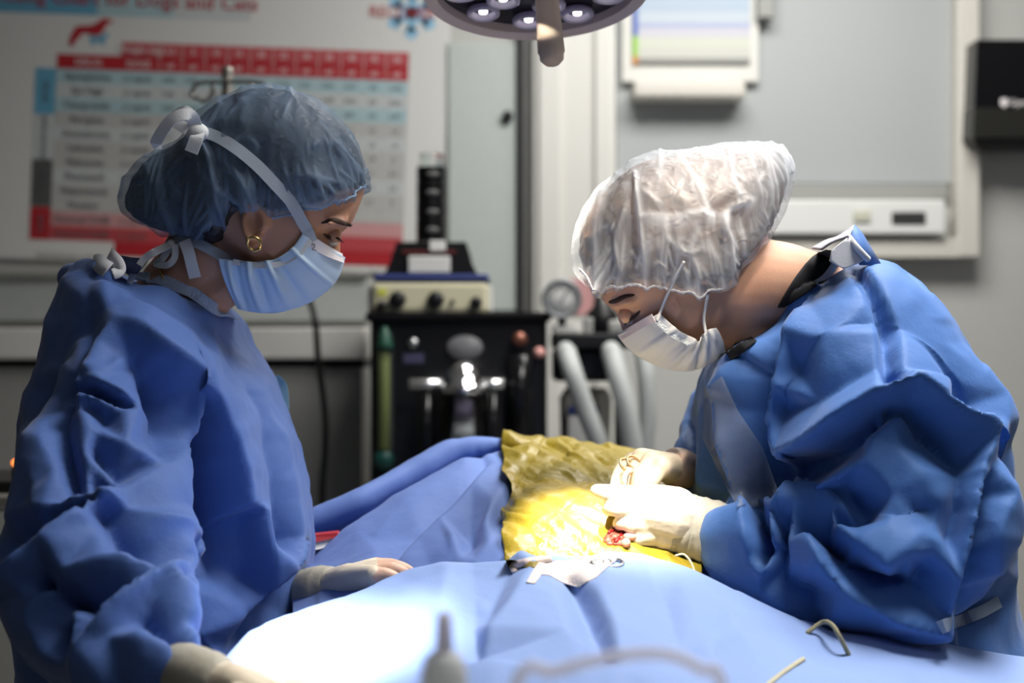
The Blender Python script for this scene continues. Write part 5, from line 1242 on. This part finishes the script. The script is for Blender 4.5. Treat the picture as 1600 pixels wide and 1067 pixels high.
netF = [[(736, 876, -2), (740, 920, -5), (742, 965, -7), (752, 1030, -6)], [(836, 895, 5), (815, 930, 8), (798, 960, 8), (765, 1000, 7), (740, 1050, 4)], [(880, 895, -3), (905, 930, -6), (930, 980, -7), (948, 1030, -5)],
        [(850, 900, 3), (870, 945, 5), (885, 1000, 5)], [(800, 890, -4), (775, 930, -6), (765, 960, -5)], [(900, 905, 3), (935, 945, 7), (955, 990, 7), (970, 1050, 4)], [(700, 890, 2), (690, 960, 3), (680, 1040, 3)], [(610, 912, 1), (600, 980, -3), (585, 1060, -3)],
        [(1130, 950, 2), (1160, 990, -2), (1200, 1040, -3)], [(1060, 900, 1), (1080, 960, 3), (1110, 1040, 3)], [(1260, 1000, 2), (1330, 1050, 3)], [(395, 992, 2), (390, 1040, -3), (385, 1067, -3)], [(1010, 880, -1), (1040, 940, -3), (1060, 1010, -2)]]
co, fs, nF = fgrid(G, .0013, 7, 6.0, netF, (250, 840, 1680, 1300), 2)
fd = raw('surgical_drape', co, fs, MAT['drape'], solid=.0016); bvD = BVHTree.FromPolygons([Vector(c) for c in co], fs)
fl = q(850, 960, 1.45); rebase(fd, (fl.x, fl.y, 0)); tag(fd, 'light blue drape sheet fanning down towards the camera across the foreground', 'drape')
def onD(x, y, off=.002):
    d = (P(x, y, 1.0) - CAM).normalized(); h = bvD.ray_cast(CAM, d); return (h[0] if h[0] is not None else q(x, y, 1.66)) - d * off

# gauze flap, tape, scissors, threads
b = patch([(842, 878), (870, 876), (920, 873), (966, 873), (950, 885), (932, 902), (905, 918), (880, 911), (858, 899), (846, 898), (836, 912), (822, 910), (832, 892)], onD)
gz = b.build('gauze_flap', MAT['gauze'], solid=.001); rebase(gz, q(890, 890, 1.66)); tag(gz, 'pale pink gauze flap draped over the crest of the front drape', 'gauze')
b = MB(); ribbon(b, [onD(805, 893, .004), onD(803, 884, .005), onD(822, 878, .006), onD(846, 875, .006), onD(862, 874, .006)], .0075, (0, -1, .4), 30, .0008)
tp = b.build('cloth_tape', mat('pink white tape', (.66, .55, .52), .7)); rebase(tp, q(830, 876, 1.68)); tag(tp, 'narrow pinkish tape strip bent down at the film corner', 'tape')
b = patch([(789, 873), (815, 877), (848, 876), (842, 887), (812, 886), (797, 892)], onD, 16, .003)
b.build('film_corner', MAT['film'], film, solid=.0006)
sc = thing('scissors', 'steel scissor ring peeping out beside the gauze flap', 'scissors', onD(957, 880, .002))
for cx, cy in ((958, 879), (940, 879)):
    c = onD(cx, cy, .0035); b = MB()
    b.tube([c + Vector((.0095 * math.cos(a), .007 * math.sin(a), .0028 * math.sin(a))) for a in np.linspace(0, 2 * PI, 26, endpoint=False)], .0016, 8, closed=True)
    b.tube([c + Vector((-.0095, 0, 0)), c + Vector((-.013, .003, -.003)), c + Vector((-.018, .006, -.006))], [.0016, .0018, .0012], 8); b.build('scissor_half', MAT['steel'], sc)
def thread(pts, r, m, label, cat='thread', name='suture_thread'):
    b = MB(); b.tube(smooth_path(pts, 40), r, 8); o = b.build(name, m); rebase(o, pts[0]); return tag(o, label, cat)
thread([q(1056, 868, 1.70), q(1068, 866, 1.705), q(1078, 876, 1.70), q(1084, 890, 1.69), q(1086, 900, 1.68)], .0011, mat('cream thread', (.75, .6, .35), .5), 'cream thread loop below the lit glove at the yellow film edge')
m_tan = mat('tan string', (.30, .27, .17), .7)
thread([onD(1262, 988, .004), q(1285, 972, 1.62), q(1300, 976, 1.60), q(1312, 995, 1.59), onD(1326, 1022, .003)], .0022, m_tan, 'tan string arching in front of the right gown', 'string', 'string')
thread([onD(1190, 1078, .004), onD(1225, 1050, .004), onD(1255, 1030, .004)], .0024, mat('cream string', (.52, .48, .34), .7), 'cream string lying on the front drape near the bottom edge', 'string', 'string')
# needle holder in the far hand
nh = thing('needle_holder', 'gold-ringed needle holder held between the two lit gloves', 'surgical instrument', q(983, 750, 1.83))
MAT['goldsteel'] = mat('gilt steel', (.62, .42, .22), .3, 1.0)
for sgn, cx, cy in ((1, 981, 728), (-1, 992, 724)):
    c = q(cx, cy, 1.875); b = MB()
    b.tube([c + Vector((.0085 * math.cos(a), .004 * math.sin(a), .0065 * math.sin(a) - .004 * math.cos(a))) for a in np.linspace(0, 2 * PI, 26, endpoint=False)], .0015, 8, closed=True)
    b.tube([c + Vector((.002 * sgn, -.004, -.007)), q(983, 745, 1.845), q(976, 800, 1.84), q(968, 826, 1.83)], [.0015, .0018, .0016, .001], 8); b.build('ring_handle', MAT['goldsteel'], nh)

# red and white packet under the far ridge
pk = thing('swab_packet', 'small red and white packet under the blue ridge at the far left', 'packet', q(500, 850, 2.0))
b = MB(); b.prism([q(470, 846, 1.985), q(525, 836, 2.0), q(530, 846, 2.0), q(500, 858, 1.985), q(470, 862, 1.98)], (0, .02, 0)); b.build('packet_body', MAT['paper'], pk, smooth=False)
b = MB(); b.prism([q(470, 838, 1.983), q(526, 832, 1.998), q(531, 839, 1.998), q(470, 852, 1.978)], (0, .02, 0)); b.build('red_edge', MAT['red'], pk, smooth=False)

# =================================================================== surgical lamp
YLm = 1.64
cl = P(838, -24, YLm); R_ = 181 * YLm / F
tilt = math.radians(-11.5)            # underside turned a little towards the camera
ax = Vector((0, math.sin(tilt), -math.cos(tilt))); ax = Matrix.Rotation(math.radians(-1.5), 3, 'Y') @ ax
lampo = thing('surgical_lamp', 'round overhead surgical lamp with a central handle at the top edge', 'lamp', cl)
def L3(r, a, h):   # point on the lamp disc
    u = Vector((1, 0, 0)); u = (u - ax * u.dot(ax)).normalized(); w = ax.cross(u); return cl + u * (r * math.cos(a)) + w * (r * math.sin(a)) + ax * h
MAT['lampshell'] = mat('mauve white shell', (.62, .52, .50), .4)
b = MB(); b.lathe([(.001, -.07), (R_ * .55, -.065), (R_ * .9, -.045), (R_ * 1.0, -.02), (R_ * 1.0, .004), (R_ * .97, .012), (R_ * .875, .008), (R_ * .865, -.004)], cl, ax, 72); b.build('housing', MAT['lampshell'], lampo, autosmooth=50)
b = MB(); b.lathe([(.001, -.006), (R_ * .91, -.006), (R_ * .91, -.002), (.001, -.002)], cl, ax, 64); b.build('reflector_plate', mat('dark lilac plate', (.02, .018, .026), .25), lampo, autosmooth=30)
MAT['lens'] = mat('clear lens', (.80, .74, .90), .08, spec=.9, transmission=.55, ior=1.45)
MAT['led'] = mat('led', (1, 1, 1), .3, emit=((1, .97, .95), 6))
def lens_set(c):
    b = MB(); b.lathe([(.0115, -.001), (.019, .001), (.0205, .005), (.0195, .008), (.0165, .009), (.0145, .006), (.0115, -.001)], c, ax, 30, False); ln = b.build('lens', MAT['lens'], lampo)
    b = MB(); b.lathe([(.001, .0012), (.0135, .0012), (.0135, .0), (.001, .0)], c, ax, 24); b.build('lens_cup', MAT['cup'], ln)
    b = MB(); b.lathe([(.001, .0), (.0055, .001), (.005, .005), (.001, .0065)], c, ax, 16); b.build('led', MAT['led'], ln)
MAT['cup'] = mat('violet cup', (.10, .07, .20), .12, .6)
for k in range(9):
    a = PI / 2 + .26 + k * 2 * PI / 9; c = L3(R_ * .66, a, 0)
    lens_set(c)
for k in range(5):
    a = PI / 2 - .30 + k * 2 * PI / 5; c = L3(R_ * .36, a, 0)
    lens_set(c)
hb = P(852, -30, YLm); he = P(863, 99, YLm - .03); hd = (he - hb).normalized(); hl = (he - hb).length
b = MB(); b.lathe([(.034, -.02), (.034, .0), (.028, .008), (.0135, .012), (.0140, hl * .35), (.0150, hl * .70), (.0155, hl * .86), (.0140, hl * .88), (.0135, hl * .95), (.009, hl), (.001, hl + .0005)], hb, hd, 32)
b.build('handle', mat('beige handle', (.50, .40, .33), .5), lampo, autosmooth=50)
b = MB(); b.tube([cl - ax * .06, cl - ax * .16, Vector((cl.x, cl.y + .25, 2.35)), Vector((cl.x, cl.y + .3, 2.7))], .025, 16); b.build('support_arm', MAT['lampshell'], lampo)

# =================================================================== things near the camera
tr = thing('instrument_tray', 'instrument tray on a stand in front of the camera, below the frame', 'tray', (.0, .76, 0))
b = MB(); b.box((-.20, .66, 1.025), (.20, .86, 1.035), .003); b.build('tray_plate', MAT['steel'], tr, smooth=False)
b = MB(); b.cyl((0, .76, .03), (0, .76, 1.025), .018); b.build('post', MAT['steel'], tr)
b = MB(); b.box((-.22, .60, 0), (.22, .92, .03), .01); b.build('foot', MAT['dark'], tr, smooth=False)
YR2 = .76
sp = thing('probe_handle', 'blurred pale rod with a thicker base standing in the foreground bottom centre-left', 'instrument', (P(694, 0, YR2).x, YR2, 1.035))
MAT['probe'] = veil('milky lilac plastic', (.80, .78, .84), .95, [], .55)
p_ = P(694, 1030, YR2); zt = P(694, 955, YR2).z
b = MB(); b.lathe([(.001, 1.035), (.0125, 1.035), (.0125, p_.z - .008), (.0105, p_.z), (.007, p_.z + .004), (.001, p_.z + .004)], (p_.x, YR2, 0)); b.build('probe_base', veil('milky grey plastic', (.78, .79, .78), .97, [], .5), sp)
b = MB(); b.lathe([(.001, p_.z), (.0052, p_.z), (.0045, zt - .004), (.003, zt), (.001, zt)], (p_.x, YR2, 0)); b.build('probe_rod', MAT['probe'], sp)
YT2 = .90
pts = [Vector((P(770, 0, .76).x, .76, 1.040)), P(805, 1078, .76), P(870, 1048, .76), P(960, 1026, .76), P(1040, 1022, .76), P(1095, 1046, .76), P(1130, 1085, .76), Vector((P(1165, 0, .76).x, .76, 1.040))]
b = MB(); b.tube(smooth_path(pts, 60), .0038, 12); tb = b.build('suction_tube', veil('milky tube', (.82, .80, .86), .60, [], .5)); rebase(tb, pts[0])
tag(tb, 'milky curved tube arching blurred along the bottom edge', 'tube')
# =================================================================== light and camera
w = bpy.data.worlds.new('world'); scene.world = w; w.use_nodes = True
w.node_tree.nodes['Background'].inputs[0].default_value = (.6, .65, .75, 1); w.node_tree.nodes['Background'].inputs[1].default_value = .03
def area(name, loc, target, size, power, col, sy=None):
    l = bpy.data.lights.new(name, 'AREA'); l.energy = power; l.color = col; l.size = size
    if sy: l.shape = 'RECTANGLE'; l.size_y = sy
    o = bpy.data.objects.new(name, l); COL.objects.link(o); o.location = loc
    o.rotation_euler = (Vector(target) - Vector(loc)).to_track_quat('-Z', 'Y').to_euler(); return o
def spot(name, loc, target, power, col, deg, blend, r):
    l = bpy.data.lights.new(name, 'SPOT'); l.energy = power; l.color = col; l.spot_size = math.radians(deg); l.spot_blend = blend; l.shadow_soft_size = r
    o = bpy.data.objects.new(name, l); COL.objects.link(o); o.location = loc
    o.rotation_euler = (Vector(target) - Vector(loc)).to_track_quat('-Z', 'Y').to_euler(); return o
area('ceiling_lamp_back', (.6, 2.7, 2.66), (.6, 3.0, 0), 1.1, 36, (1, .98, .94), .6)
area('ceiling_lamp_mid', (.7, 1.45, 2.66), (.25, 1.6, 0), .9, 27, (1, .98, .95), .6).data.spread = math.radians(120)
area('fill_light_front', (.8, -.2, 2.66), (.2, 1.4, .8), 1.2, 6, (.93, .96, 1), .6)  # added fill light behind the camera, for the gowns and foreground
spot('surgical_lamp_beam', cl + ax * .05, q(930, 815, 1.82), 260, (1, .90, .74), 16, 1.0, .05)
second = (.05, .75, 2.35)
spot('second_lamp_beam', second, q(520, 1020, 1.52), 620, (1, .98, .98), 9.5, 1.0, .05)
spot('second_lamp_beam_hands', second, q(960, 822, 1.78), 560, (1, .93, .80), 9, 1.0, .05)
spot('second_lamp_beam_cap', (.42, .85, 2.4), q(1085, 300, 1.78), 190, (1, .86, .70), 10.5, 1.0, .06)
cam = bpy.data.cameras.new('camera'); cam.lens = 50; cam.sensor_width = 36; cam.clip_start = .05
cam.dof.use_dof = True; cam.dof.focus_distance = 1.50; cam.dof.aperture_fstop = 3.2
co_ = bpy.data.objects.new('camera', cam); COL.objects.link(co_); co_.location = CAM; co_.rotation_euler = (PI / 2, 0, 0)
scene.camera = co_
scene.view_settings.view_transform = 'Standard'; scene.view_settings.look = 'None'; scene.view_settings.exposure = 0.0; scene.view_settings.gamma = 1.0; scene.view_settings.use_curve_mapping = False
scene.cycles.max_bounces = 8; scene.cycles.transparent_max_bounces = 12
for m_ in list(bpy.data.meshes):
    if m_.users == 0: bpy.data.meshes.remove(m_)
